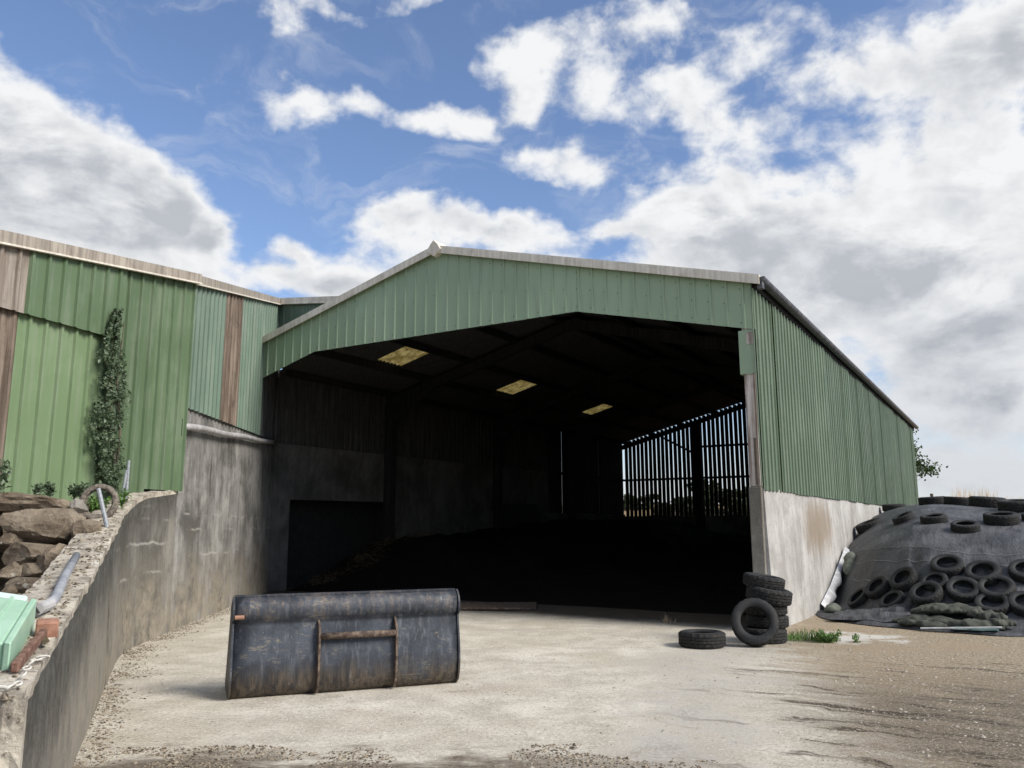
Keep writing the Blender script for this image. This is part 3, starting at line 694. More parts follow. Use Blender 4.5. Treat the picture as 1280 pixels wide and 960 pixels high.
# ------------------------------------------------------------------ left retaining walls
rw = empty('retaining_wall', (-4.2, 9, 0), 0, 'stained concrete retaining wall sloping down towards the camera on the left', 'wall')
RW0 = Vector((-4.2, 9, 0))
UA = Vector((.38, -.925, 0)).normalized()
path = []                                              # (point, top height) from the near end to the step
ztA = [(-.5, 2.0), (.1, 1.93), (.35, 1.87), (.8, 1.79), (1.97, 1.60), (4.86, 1.22), (6.45, 1.05), (7.42, .92), (7.9, .87)]
B0 = A + UB * .25
t = 7.9
while t > 1.0: path.append((A + UA * t, lerp(ztA, t))); t -= .12
for q in range(13):                                     # rounded bend
    f_ = q / 12; p0 = A + UA * 1.0; p2 = A + UB * .75
    p = p0 * (1 - f_) ** 2 + A * 2 * f_ * (1 - f_) + p2 * f_ ** 2
    path.append((p, lerp([(0, 1.76), (.35, 1.84), (.7, 1.97), (1, 2.05)], f_)))
t = .85
while t < 2.06: path.append((A + UB * t, 2.05 + .11 * ((t - .75) / 1.31))); t += .12
path.append((A + UB * 2.055, 2.16))
th = .36; mb = MB(); top_mb = MB()
for i, (p, zt) in enumerate(path):
    d = (path[min(i+1, len(path)-1)][0] - path[max(i-1, 0)][0]).normalized(); nl = Vector((-d.y, d.x, 0))
    if nl.x > 0: nl = -nl
    p = p - RW0; j = .018 * fbm((i * .7, 0, 0), 3); jz = .02 * fbm((i * .5, 5, 0), 3)
    e = p + nl * (j + .015)
    mb.v += [(*(p - nl * .02).xy, -.3), (*p.xy, zt * .5), (*e.xy, zt - .012 + jz), (*(p + nl * (th + j)).xy, zt - .02 + jz), (*(p + nl * (th + .05)).xy, -.3)]
    top_mb.v += [(*(e - nl * .004).xy, zt + .012 + jz * 1.5), (*(p + nl * th * .35).xy, zt + .022 + .02 * fbm((i, 1, 0), 3, .9)), (*(p + nl * th * .7).xy, zt + .02 + .02 * fbm((i, 2, 0), 3, .9)), (*(p + nl * (th + j + .01)).xy, zt + .0 + jz),
                 (*(e - nl * .002).xy, zt - .05), (*(p + nl * (th + j + .008)).xy, zt - .06)]
    if i:
        a = 5 * (i - 1); mb.f += [(a+k, a+5+k, a+6+k, a+1+k) for k in range(4)]
        a = 6 * (i - 1); top_mb.f += [(a, a+6, a+7, a+1), (a+1, a+7, a+8, a+2), (a+2, a+8, a+9, a+3), (a+4, a+10, a+6, a), (a+3, a+9, a+11, a+5)]
mb.f += [(0, 1, 2, 3, 4)]
e = 5 * (len(path) - 1); mb.f += [(e+4, e+3, e+2, e+1, e)]
top_mb.f += [(4, 0, 1, 2, 3, 5)]
obj('wing_wall', mb, 'conc_left', rw)
obj('wall_top', top_mb, 'conc_top', rw)
mb = MB(); k = 0; tt = 2.06; i = 0
while True:
    p = A + UB * tt - RW0; zt = 3.535 + .03 * (tt - 2.06); j = .01 * fbm((tt, 9, 0), 3)
    mb.v += [(*(p + NB * .01).xy, -.3), (*(p + NB * (.0 + j)).xy, 1.3), (*(p + NB * (-.012 + j)).xy, zt), (*(p - NB * .3).xy, zt), (*(p - NB * .3).xy, -.3)]
    if i: a = 5 * (i - 1); mb.f += [(a+k, a+5+k, a+6+k, a+1+k) for k in range(4)]
    i += 1
    if tt >= 9.95: break
    tt = min(9.96, tt + .25)
mb.f += [(0, 1, 2, 3, 4), tuple(5 * (i - 1) + k for k in (4, 3, 2, 1, 0))]
obj('tall_wall', mb, 'conc_tall', rw)
p0, z0 = path[0]; d0 = (path[1][0] - path[0][0]).normalized(); n0 = Vector((-d0.y, d0.x, 0))
if n0.x > 0: n0 = -n0
mb = MB(); r2 = random.Random(9); nu, nv = 10, 16
for i in range(nu + 1):
    for j in range(nv + 1):
        q = p0 - RW0 + n0 * ((th + .04) * i / nu - .005) - d0 * (.03 + .035 * fbm((i * .5, j * .4, 2), 4, 1))
        mb.v.append((q.x, q.y, -.25 + (z0 + .26) * j / nv))
mb.f = [(i*(nv+1)+j, (i+1)*(nv+1)+j, (i+1)*(nv+1)+j+1, i*(nv+1)+j+1) for i in range(nu) for j in range(nv)]
ring = [i*(nv+1)+nv for i in range(nu+1)]
b0 = len(mb.v); mb.v += [(*(p0 - RW0 + n0 * ((th + .04) * i / nu) + d0 * .05).xy, z0 - .02) for i in range(nu + 1)]
mb.f += [(ring[i], ring[i+1], b0+i+1, b0+i) for i in range(nu)]
b1 = len(mb.v); mb.v += [(*(p0 - RW0 - n0 * .004 + d0 * .05).xy, -.25 + (z0 + .26) * j / nv) for j in range(nv + 1)]
mb.f += [(j, j+1, b1+j+1, b1+j) for j in range(nv)]
obj('broken_end', mb, 'conc_top', rw)
pts = []
for q in range(12):
    f_ = q / 11; tt = 2.16 + f_ * 7.1
    pts.append(A + UB * tt + NB * .10 + Vector((0, 0, 3.19 + .45 * f_ + .012 * math.sin(q * 1.3))))
pts = [pts[0] - NB * .16 - UB * .10 + Vector((0, 0, -.03)), pts[0] - NB * .04 - UB * .09 + Vector((0, 0, .0))] + pts
dp = obj('drain_pipe', MB().tube(pts, .055, 10), 'pipe_white', smooth=True); tag(dp, 'pale drain pipe running along the top of the tall stained wall', 'pipe')
q0 = A + UB * 9.45 + NB * .09
dn = obj('downpipe', MB().tube([q0 + Vector((0, 0, z)) for z in (3.55, 4.2, 5.3)], .05, 8), 'dark_sheet', smooth=True); tag(dn, 'dark upright downpipe in the left inner corner of the barn', 'pipe')
obj('bracket', MB().box(tuple(A + UB * 2.02 - RW0 + Vector((-.12, -.06, 3.02))), tuple(A + UB * 2.02 - RW0 + Vector((.03, .0, 3.30)))), 'void', rw)

# ------------------------------------------------------------------ ground
def gz_(X, Y):
    z = .012 * fbm((X, Y, 0), 4, .8)
    far = max(0, min(1, (Y + .15 * X - 40) / 14)); far = far * far * (3 - 2 * far)
    return z + far * 3.0
def axis(lo, hi, fine, f0, f1):
    v = []; x = f0
    while x < f1: v.append(x); x += fine
    st = fine; x = f0
    while x > lo: st *= 1.25; x -= st; v.insert(0, x)
    st = fine; x = v[-1]
    while x < hi: st *= 1.25; x += st; v.append(x)
    return v
xs, ys = axis(-1500, 1500, .22, -7, 14), axis(-200, 2500, .22, 2, 20)
mb = MB(); nx = len(xs)
mb.v = [(x, y, gz_(x, y)) for y in ys for x in xs]
mb.f = [(j*nx+i, j*nx+i+1, (j+1)*nx+i+1, (j+1)*nx+i) for j in range(len(ys)-1) for i in range(nx-1)]
gd = obj('ground', mb, 'ground', smooth=True); gd['kind'] = 'structure'
# bank of earth behind the retaining wall
def wallx(Y):                                          # left face of the wing wall and its top height at this Y
    if Y > 11: tt = (Y - 11) / UB.y; return A.x + UB.x * tt - .2, 2.0
    tt = (11 - Y) / -UA.y; return A.x + UA.x * tt - .30, lerp(ztA, tt)
def bank_z(X, Y):
    wx, wz = wallx(Y)
    b = .62 + 1.30 * max(0, min(1, (Y - 8.35) / .75)) + .12 * max(0, min(1, (Y - 9) / 3)) + .05 * fbm((X, Y, 2), 4, 1.6)
    k = max(0, min(1, (wx - X) / .8)); return b * k + min(b, wz - .06) * (1 - k)
mb = MB(); rowsn = 60; cols = 36
for j in range(rowsn + 1):
    Y = 2.2 + (13.2 - 2.2) * j / rowsn; wx, _ = wallx(Y)
    for i in range(cols + 1):
        f_ = (i / cols) ** 2; X = wx - f_ * 9
        mb.v.append((X, Y, bank_z(X, Y)))
mb.f = [(j*(cols+1)+i, (j+1)*(cols+1)+i, (j+1)*(cols+1)+i+1, j*(cols+1)+i+1) for j in range(rowsn) for i in range(cols)]
bk = obj('earth_bank', mb, 'soil', smooth=True); bk['kind'] = 'structure'

# ------------------------------------------------------------------ boulder wall
def boulder(cx, cy, cz, sx, sy, sz, seed, m='rock', parent=None, sub=3):
    b = bmesh.new(); bmesh.ops.create_icosphere(b, subdivisions=sub, radius=1)
    rnd = random.Random(seed)
    cuts = [(Vector((rnd.gauss(0, 1), rnd.gauss(0, 1), rnd.gauss(0, 1))).normalized(), rnd.uniform(.55, .80)) for _ in range(11)]
    for v in b.verts:
        p = v.co.normalized()
        p = Vector((math.copysign(abs(p.x) ** .72, p.x), math.copysign(abs(p.y) ** .72, p.y), math.copysign(abs(p.z) ** .72, p.z)))
        for nrm, dd in cuts:
            e = p.dot(nrm) - dd
            if e > 0: p -= nrm * e * .95
        p += p * (.10 * noise.noise(p * 2.1 + Vector((seed, 0, 0))) + .09 * noise.noise(p * 5 + Vector((0, seed, 0))) + .05 * noise.noise(p * 13))
        v.co = Vector((p.x * sx, p.y * sy, p.z * sz))
    me = bpy.data.meshes.new('stone'); b.to_mesh(me); b.free()
    o = obj('stone', me, m, parent); o.location = (cx, cy, cz); o.rotation_euler = (rnd.uniform(-.1, .1), rnd.uniform(-.08, .08), rnd.uniform(-.15, .15))
    return o
bw0 = Vector((-4.9, 8.3, .6))
bwall = empty('boulder_wall', bw0, 0, 'rough wall of brown boulders with a flat slab on top beside the sloping concrete wall', 'stone wall')
ROCKS = [(36,629,102,24,'rock'),(46,661,96,50,'rock'),(90,651,18,18,'rock'),(104,673,40,42,'rock'),(4,678,34,26,'rock'),(28,693,66,32,'rock'),
 (64,709,58,58,'rock'),(93,692,20,18,'rock'),(6,716,36,30,'rock'),(34,715,40,20,'rock'),(34,738,64,40,'rock'),(3,746,30,26,'rock'),(43,758,38,30,'rock'),
 (15,772,50,34,'rock'),(19,751,18,16,'rock'),(91,634,14,20,'conc_pier'),(-40,660,80,60,'rock'),(-50,710,80,56,'rock'),(-45,760,80,50,'rock'),(-60,628,80,22,'rock'),(-112,660,90,62,'rock'),(-125,712,92,58,'rock'),(-118,762,90,52,'rock'),(-135,628,110,24,'rock'),(72,745,34,30,'rock'),(60,775,36,26,'rock')]
for i, (px, py, w, h, m) in enumerate(ROCKS):
    Y = 9.0 - (py - 618) / 162 * 1.35
    p = at(px, py, Y); k = Y / F
    boulder(p.x - bw0.x, p.y - bw0.y + .12, p.z - bw0.z, w * k * .53, max(.15, .40 * w * k), h * k * .55, i * 3 + 1, m, bwall)

# ------------------------------------------------------------------ things on and behind the left wall
def tyre_meshes(key, Rr, w, hole):
    prof = [(hole, -w*.36), (hole+.012, -w*.42), (hole + (Rr-hole)*.30, -w*.49), (hole + (Rr-hole)*.62, -w*.5), (hole + (Rr-hole)*.86, -w*.44)]
    back = [(r, -x) for r, x in reversed(prof)]
    inner = [(hole+.012, w*.30), (hole + (Rr-hole)*.55, w*.40), (hole + (Rr-hole)*.88, w*.30), (hole + (Rr-hole)*.9, -w*.30), (hole + (Rr-hole)*.55, -w*.40), (hole+.012, -w*.30)]
    tread = [(hole + (Rr-hole)*.86, -w*.44), (Rr*.975, -w*.40), (Rr, -w*.36)]
    for g0 in (-.20, 0, .20): tread += [(Rr, w*(g0-.03)), (Rr-.010, w*(g0-.025)), (Rr-.010, w*(g0+.025)), (Rr, w*(g0+.03))]
    tread += [(Rr, w*.36), (Rr*.975, w*.40), (hole + (Rr-hole)*.86, w*.44)]
    def lathe(pr, closed, nseg=44, lug=False):
        mb = MB(); n_ = len(pr)
        for k in range(nseg):
            a = 2*math.pi*k/nseg
            for i, (r, z) in enumerate(pr):
                if lug and (k % 2) and abs(z) > w*.3 and r > Rr*.97: r -= .012
                mb.v.append((r*math.cos(a), r*math.sin(a), z))
        for k in range(nseg):
            k2 = (k+1) % nseg
            for i in range(n_ if closed else n_-1):
                j = (i+1) % n_; mb.f.append((k*n_+i, k2*n_+i, k2*n_+j, k*n_+j))
        return mb
    side = lathe(back[0:0] + prof, False); 
    body = MB(); a = lathe(prof[::-1] + inner[::-1][0:] + back[::-1], False)
    return a, lathe(tread, False, 44, True)
TY = {}
def make_tyre(kind):
    Rr, w, hole = {'car': (.31, .20, .185), 'wide': (.33, .225, .205), 'small': (.285, .17, .175), 'thin': (.215, .075, .150)}[kind]
    a, b = tyre_meshes(kind, Rr, w, hole)
    m1, m2 = a.mesh('tyre'), b.mesh('tread')
    for me, mm in ((m1, 'old_rubber' if kind == 'thin' else 'rubber'), (m2, 'old_rubber' if kind == 'thin' else 'tread')):
        bm_ = bmesh.new(); bm_.from_mesh(me); bmesh.ops.recalc_face_normals(bm_, faces=bm_.faces); bm_.to_mesh(me); bm_.free()
        me.materials.append(M[mm])
        for p in me.polygons: p.use_smooth = (me is m1)
    TY[kind] = (m1, m2, Rr, w)
for k in ('car', 'wide', 'small', 'thin'): make_tyre(k)
def tyre(kind, loc, nrm, label, group=None, sc=1.0, spin=None):
    m1, m2, Rr, w = TY[kind]
    o = bpy.data.objects.new('tyre', m1); COL.objects.link(o)
    t_ = bpy.data.objects.new('tread', m2); COL.objects.link(t_); t_.parent = o
    qn = Vector(nrm).normalized().to_track_quat('Z', 'Y')
    o.rotation_mode = 'QUATERNION'; o.rotation_quaternion = qn @ Matrix.Rotation(random.uniform(0, 6) if spin is None else spin, 3, 'Z').to_quaternion()
    o.location = loc; o.scale = (sc, sc, sc)
    return tag(o, label, 'tyre', group)
def wall_hit(px, py):                                  # where a sight line meets the top of the sloping wall or the bank behind it
    r = ray(px, py); s_ = 2.5
    while s_ < 20:
        p = Vector((0, 0, H)) + r * s_
        wx, wz = wallx(p.y)
        z = wz + .02 if wx - .1 < p.x < wx + .42 else (bank_z(p.x, p.y) if p.x <= wx - .1 else -9)
        if p.z < z: return p
        s_ += .01
    return p
def on_wall(px, py, up=0.0): return wall_hit(px, py) + Vector((0, 0, up))
p = at(124, 628, wall_hit(124, 650).y + .1); tyre('thin', p, (.15, -1, .12), 'narrow grey brown tyre propped upright behind the top of the sloping wall')
def pole(a, b, r, label, name='metal_stake', m='galv'):
    o = obj(name, MB().tube([a, b], r, 8), m, smooth=False); return tag(o, label, 'stake')
b = on_wall(135, 659); pole(b - Vector((0, 0, .03)), at(123, 611, b.y + .05), .024, 'thick grey metal stake leaning in front of the narrow tyre')
b = on_wall(152, 625); pole(b - Vector((0, 0, .03)), at(158, 588, b.y + .1), .018, 'short dull metal stake between the narrow tyre and the galvanised stake')
b = on_wall(158, 620); pole(b - Vector((0, 0, .03)), at(161, 576, b.y + .1), .020, 'taller bright galvanised stake nearest the bend of the wall')
# grey pipe with an elbow, lying on the sloping wall
k = [on_wall(95, 702, .05), on_wall(80, 730, .05), on_wall(71, 752, .05), on_wall(67, 761, .055), on_wall(61, 768, .06)]
gp = obj('plastic_pipe', MB().tube(k, .031, 10), 'pipe_grey', smooth=True); tag(gp, 'grey plastic pipe lying on top of the sloping concrete wall', 'pipe')
sp = obj('spout', MB().tube([k[-1], k[-1] + (on_wall(46, 777, .07) - k[-1]) * 1.0], [.036, .034], 10), 'pipe_white', gp)
obj('spout_mouth', MB().tube([on_wall(46, 777, .07), on_wall(45.4, 777.4, .07)], .026, 10), 'void', sp)
p = on_wall(58, 795, .03); mt = Matrix.Translation(p) @ Matrix.Rotation(.5, 4, 'Z') @ Matrix.Rotation(.15, 4, 'X')
tag(obj('brick_fragment', MB().box((-.055, -.05, -.035), (.055, .05, .055), mt), 'brick_red', bevel=.008), 'broken red brick on the wall below the spout of the grey pipe', 'brick')
tag(obj('rusty_bar', MB().bar(on_wall(54, 800, .04), on_wall(17, 846, .04), .035, .05), 'rust_red', bevel=.006), 'rusty brown metal bar lying beside the mint green bin', 'metal bar')
# mint green bin on its side
a_ = on_wall(33, 790, .17); b_ = on_wall(0, 842, .14)
bt = empty('plastic_bin', a_, 0, 'mint green plastic bin with a pale base tipped over at the left edge', 'bin')
e1 = b_ - a_; e2 = Vector((-.62, .10, .07)); e3 = e1.cross(e2).normalized()
if e3.z > 0: e3 = -e3
def hexa(o_, u_, v_, w_):
    vs = [o_, o_ + u_, o_ + u_ + v_, o_ + v_]; vs += [q + w_ for q in vs]
    return MB().add(vs, [(0,3,2,1),(4,5,6,7),(0,1,5,4),(1,2,6,5),(2,3,7,6),(3,0,4,7)])
z0_ = Vector((0, 0, 0))
obj('bin_body', hexa(z0_, e1, e2, e3 * .16), 'mint', bt, bevel=.012)
obj('rim', hexa(-e2.normalized() * .045 - e1 * .02 - e3 * .012, e1 * 1.04, e2.normalized() * .04, e3 * .19), 'mint', bt, bevel=.008)
obj('rib', hexa(e2.normalized() * .10 - e3 * .010, e1, e2.normalized() * .02, e3 * .009), 'mint', bt)
n1 = -e1.normalized()
obj('bin_base', hexa(n1 * .004 + e2 * .04, n1 * .10, e2 * .96, e3 * .15), 'mint_pale', bt, bevel=.01)
# white chain
cn = empty('chain', on_wall(35, 855), 0, 'whitish rusty chain lying across the end of the sloping wall', 'chain')
c0 = cn.location
cp = [(4,866),(13,866),(21,862),(28,851),(33,842),(39,835),(45,831),(52,829)]
for i, (px, py) in enumerate(cp):
    p = on_wall(px, py, .025); nx_ = on_wall(*(cp[i+1] if i < 7 else (58, 828)), .025)
    d = (nx_ - p).normalized(); s_ = d.cross(Vector((0, 0, 1))).normalized(); u = s_.cross(d)
    if i % 2: s_, u = (s_ + u * .9).normalized(), (u - s_ * .9).normalized()
    lp = [(p - c0) + d * (.030 * math.cos(a)) + s_ * (.016 * math.sin(a)) for a in [2*math.pi*q/12 for q in range(13)]]
    obj('link', MB().tube(lp, .0055, 6, False), 'chain', cn, smooth=True)
lf = obj('dead_leaf', MB().add([on_wall(50, 810, .03), on_wall(57, 803, .035), on_wall(62, 809, .03), on_wall(55, 814, .03)], [(0, 1, 2, 3)]), 'straw'); tag(lf, 'yellowed leaf on the wall beside the red brick', 'leaf')

# leaf clusters
def leaves(mb, pts, size, rnd, up=.3):
    for p in pts:
        nv = Vector((rnd.gauss(0, 1), rnd.gauss(0, 1), rnd.gauss(0, 1) + up)).normalized(); a = nv.orthogonal().normalized(); b = nv.cross(a)
        an = rnd.uniform(0, 6.28); a, b = a * math.cos(an) + b * math.sin(an), b * math.cos(an) - a * math.sin(an)
        s_ = size * rnd.uniform(.6, 1.25); p = Vector(p)
        mb.add([p - a * s_ * .5, p + b * s_ * .36 - a * s_ * .1 + nv * s_ * .1, p + a * s_ * .55, p - b * s_ * .36 - a * s_ * .1 + nv * s_ * .1], [(0, 1, 2, 3)])
rnd = random.Random(3)
ivx = A1 + U1 * 1.55
iv = empty('ivy', ivx + N1 * .1 + Vector((0, 0, 2.0)), 0, 'column of dark ivy climbing the green metal shed wall', 'ivy')
io = Vector(iv.location)
# half-width of the ivy by height above the foot, measured on the wall
ivp = [(611, 143, 12), (590, 138, 16), (560, 133, 19), (530, 134, 21), (505, 139, 20), (480, 142, 19), (450, 139, 15), (430, 138, 13), (415, 141, 10), (400, 145, 7), (388, 148, 5)]
def on_shed(px, py, off=.12):
    r = ray(px, py); o_ = A1 + N1 * off; t_ = (o_ - Vector((0, 0, H))).dot(N1) / r.dot(N1); return Vector((0, 0, H)) + r * t_
mb = MB(); pts = []
for _ in range(9000):
    py = rnd.uniform(386, 616); c = lerp(sorted((a, b) for a, b, _ in ivp), py); hw = lerp(sorted((a, w) for a, _, w in ivp), py)
    px = c + max(-1.35, min(1.35, rnd.gauss(0, .55))) * hw * .86
    if py < 435:
        fork = c - hw * .45 if rnd.random() < .5 else c + hw * .6
        px = fork + rnd.gauss(0, 1.6)
    if fbm((px * .12, py * .06, 1), 3) < -.12: continue
    pts.append(on_shed(px, py, .06 + .05 + abs(rnd.gauss(0, .07))) - io)
leaves(mb, pts[::2], .058, rnd); leaves(mb, pts[1::2], .04, rnd)
o = obj('leaves', mb, 'ivy', iv, fix=False); o['kind'] = 'stuff'
for pa in ([(146, 612), (142, 560), (138, 500), (140, 450), (147, 392)], [(143, 612), (150, 540), (146, 480), (152, 430), (155, 402)], [(140, 600), (125, 560), (122, 520)]):
    obj('stem', MB().tube([on_shed(a, b, .1) - io for a, b in pa], [.018 * (1 - .8 * q / len(pa)) for q in range(len(pa))], 6), 'bark', iv)
def plant(name, base, hgt, spread, nst, lsize, m, label, cat, lpn=26, group=None, lean=0):
    e = empty(name, base, 0, label, cat, group); mb = MB(); st = MB()
    for s_ in range(nst):
        a = rnd.uniform(0, 6.28); r_ = rnd.uniform(0, spread) * .5
        p0 = Vector((math.cos(a) * r_ * .3, math.sin(a) * r_ * .3, -.03)); tip = Vector((math.cos(a) * spread * rnd.uniform(.3, 1) + lean, math.sin(a) * spread * rnd.uniform(.3, 1), hgt * rnd.uniform(.6, 1)))
        mid = (p0 + tip) * .5 + Vector((0, 0, hgt * .12)); st.tube([p0, mid, tip], [.006, .005, .002], 4, False)
        ps = []
        for _ in range(lpn):
            f_ = rnd.uniform(.15, 1); q_ = p0 * (1 - f_) ** 2 + mid * 2 * f_ * (1 - f_) + tip * f_ ** 2
            ps.append(q_ + Vector((rnd.gauss(0, 1), rnd.gauss(0, 1), rnd.gauss(0, .7))) * lsize * .6)
        leaves(mb, ps, lsize, rnd, .8)
    o = obj('leaves', mb, m, e, fix=False); o['kind'] = 'stuff'
    obj('stems', st, m, e, fix=False)
    return e
plant('weed', at(48, 619, 9.35), .13, .04, 5, .045, 'ivy', 'small leafy weed growing on the stone slab, left of a pair', 'weed')
plant('weed', at(60, 618, 9.4), .15, .04, 5, .045, 'ivy', 'taller small weed on the stone slab, right of a pair', 'weed')
plant('bramble', at(96, 622, 9.9), .16, .2, 10, .055, 'ivy', 'low bramble between the stone slab and the narrow tyre', 'plant')
plant('bramble', at(120, 640, 10.35), .2, .2, 12, .05, 'weed', 'low green growth behind the narrow tyre', 'plant')
plant('bramble', at(152, 630, 10.35), .2, .12, 6, .045, 'weed', 'small weed at the foot of the two thin stakes', 'plant', 20)
plant('bramble', at(-4, 622, 9.0), .45, .10, 9, .06, 'ivy', 'leafy shoot against the brown sheet at the left edge', 'plant')

# ------------------------------------------------------------------ loader bucket
gL, gR = Vector((-2.67, 8.03, 0)), Vector((-.585, 8.86, 0))
ax = (gR - gL); BW = ax.length; rzb = math.atan2(ax.y, ax.x)
bk_ = empty('loader_bucket', (gL + gR) / 2, rzb, 'worn dark blue steel loader bucket standing on the yard with its back to the camera', 'loader bucket')
bk_.rotation_euler = (R(3), 0, rzb); bk_.scale = (1, 1, .945)
prof = [(.05, .985), (.01, .968), (-.025, .93), (-.045, .875), (-.05, .82), (-.04, .77), (-.005, .735), (-.012, .70), (-.03, .62), (-.06, .50), (-.085, .38), (-.098, .26), (-.09, .15), (-.06, .06), (.0, .005), (.10, .0), (.55, .0)]
def shellmesh(prof, th, x0, x1, nx=10):
    mb = MB(); n_ = len(prof); inner = []
    for i, (y, z) in enumerate(prof):
        a = Vector(prof[max(i-1, 0)]); b = Vector(prof[min(i+1, n_-1)]); t_ = (b - a).normalized(); nn_ = Vector((-t_.y, t_.x))
        inner.append((y + nn_.x * th, z + nn_.y * th))
    ring = prof + inner[::-1]
    for k in range(nx + 1):
        x = x0 + (x1 - x0) * k / nx
        for i, (y, z) in enumerate(ring):
            d = .006 * fbm((x * 1.4, z * 2, y), 3, 1.5)
            mb.v.append((x, y + d, z))
    m_ = len(ring)
    for k in range(nx):
        for i in range(m_): j = (i+1) % m_; mb.f.append((k*m_+i, (k+1)*m_+i, (k+1)*m_+j, k*m_+j))
    mb.f += [tuple(range(m_)), tuple(range(nx*m_, (nx+1)*m_))[::-1]]
    return mb
sh_ = obj('shell', shellmesh(prof, .014, -BW/2 + .02, BW/2 - .02, 14), 'bucket', bk_)
for p_ in sh_.data.polygons: p_.use_smooth = len(p_.vertices) == 4
for s_ in (-1, 1):
    poly = [(y - .018 if i < 15 else y, z + (.012 if i == 0 else 0)) for i, (y, z) in enumerate(prof)] + [(.60, .02), (.42, .45), (.28, .86)]
    xa = s_ * (BW/2 - .018); xb = s_ * BW/2
    obj('side_plate', MB().prism(poly, min(xa, xb), max(xa, xb), lambda a, b, z: (z, a, b)), 'bucket', bk_)
    xh = -.385 * BW / 2.23 + .0 if s_ < 0 else .32
    xh = {-1: -.315, 1: .445}[s_]
    hp = [(-.012, .74), (-.075, .70), (-.125, .62), (-.135, .50), (-.15, .38), (-.155, .24), (-.14, .10), (-.085, .02), (-.03, .03), (-.05, .4)]
    obj('hook_bracket', MB().prism(hp, xh - .011, xh + .011, lambda a, b, z: (z, a, b)), 'rusty', bk_, bevel=.003)
obj('cross_bar', MB().tube([(-.302, -.105, .585), (.432, -.105, .585)], .033, 14), 'rusty', bk_, smooth=True)
obj('cutting_edge', MB().box((-BW/2 + .02, .5, -.002), (BW/2 - .02, .68, .022)), 'rusty', bk_)
obj('top_lip', MB().box((-BW/2 + .02, .045, .984), (BW/2 - .02, .11, .998)), 'bucket', bk_)
obj('pivot_pin', MB().tube([(-BW/2 + .02, -.05, .80), (-BW/2 + .105, -.05, .80)], .022, 10), 'orange', bk_)

# ------------------------------------------------------------------ tyres by the pier
g_ = 'old tyres piled beside the concrete pier'
st = Vector((3.50, 11.75, 0))
tyre('car', st + Vector((-.02, 0, .10)), (0, 0, 1), 'bottom tyre of the stack beside the concrete pier', g_)
tyre('small', st + Vector((.05, .03, .285)), (.02, 0, 1), 'second tyre from the ground in the stack by the pier', g_)
tyre('small', st + Vector((.03, .0, .455)), (0, .02, 1), 'third tyre from the ground in the stack by the pier', g_)
tyre('car', st + Vector((.07, -.04, .64)), (.16, -.08, 1), 'dusty tyre just under the topmost of the stack by the pier', g_)
tyre('small', st + Vector((.03, .03, .815)), (.15, -.06, 1), 'topmost tyre of the stack by the pier, tilted', g_)
tyre('car', (3.235, 11.30, .318), (-.22, -.95, .30), 'upright tyre leaning against the front of the tyre stack', g_)
p = at(881, 806, 11.2); tyre('car', (p.x, 11.35, .10), (0, .02, 1), 'single tyre lying flat on the concrete left of the stack', g_)

# ------------------------------------------------------------------ covered silage heap
def edge(u): return lerp([(0, 3.3), (.25, 2.7), (.6, 2.2), (1.2, 1.85), (2.0, 1.5), (3.3, 1.52), (6, 1.5), (12, 1.2)], u)     # front hem of the sheet
def foot(u): return lerp([(0, 4.5), (.3, 3.7), (.6, 3.05), (1.0, 2.4), (1.5, 1.9), (2.0, 1.6), (3.3, 1.52), (6, 1.5), (12, 1.2)], u)     # foot of the heap under it
HP = [(0, .02), (.40, .06), (.70, .22), (1.25, .66), (1.85, 1.06), (2.4, 1.30), (3.2, 1.50), (4.5, 1.74), (6.5, 1.96), (10, 2.08), (16, 2.10), (22, 1.9)]
def hsm(t):
    return sum(lerp(HP, t + d) * w for d, w in ((-.3, .2), (-.12, .3), (0, .0), (.12, .3), (.3, .2)))
def heap_z(u, t):
    tau = t - foot(u)
    k = 1 - .20 * (1 - max(0, min(1, u / 1.6))) * (1 - max(0, min(1, (tau - 3) / 8))); k = k * (1 + .03 * math.sin(u * 1.3))
    if tau < .0: return .02 + .03 * max(0, fbm((u * 2, t * 2, 2), 3, 1))
    z = hsm(tau) * k
    steep = max(0, 1 - abs(tau - 1.35) / .9)
    z += steep * (.022 * math.sin(u * 14 + 4 * fbm((u, tau, 0), 2, .8)) + .10 * (abs(fbm((u * 2.4, tau * .45, 4), 3, 1.0)) - .2))
    z += .028 * fbm((u, t, 0), 4, 1.1) * min(1, tau * 2)
    return max(z, .015)
us = [.0 + .02] + [.05 * k for k in range(1, 120)] + [6 + .35 * k for k in range(26)]
ts = [-.04 + .075 * k for k in range(0, 76)] + [5.7 + .35 * k for k in range(49)]
hp_e = empty('silage_cover', LW(3, 4), 0, 'black plastic sheeting draped over the silage heap beside the barn wall', 'tarpaulin')
H0 = LW(3, 4)
mb = MB()
for u in us:
    f0 = edge(u) - .25 * (1 - .5 * fbm((u, 1, 1), 3, .9))
    for t in ts:
        tt = t + f0; p = LW(u, tt, heap_z(u, tt) + .02 if t > .05 else .012); mb.v.append(tuple(p - H0))
nt = len(ts)
mb.f = [(i*nt+j, (i+1)*nt+j, (i+1)*nt+j+1, i*nt+j+1) for i in range(len(us)-1) for j in range(nt-1)]
o = obj('cover_sheet', mb, 'tarp', hp_e, smooth=True)
for tau, amp in ((2.02, .10), (1.62, .05), (1.12, .04)):
    pts = []; u = .35
    while u < 9:
        tt = foot(u) + tau + amp * math.sin(u * 1.7); pts.append(LW(u, tt, heap_z(u, tt) + .024) - H0); u += .06
    obj('seam', MB().tube(pts, .007, 4, False), 'seam', hp_e, fix=False)
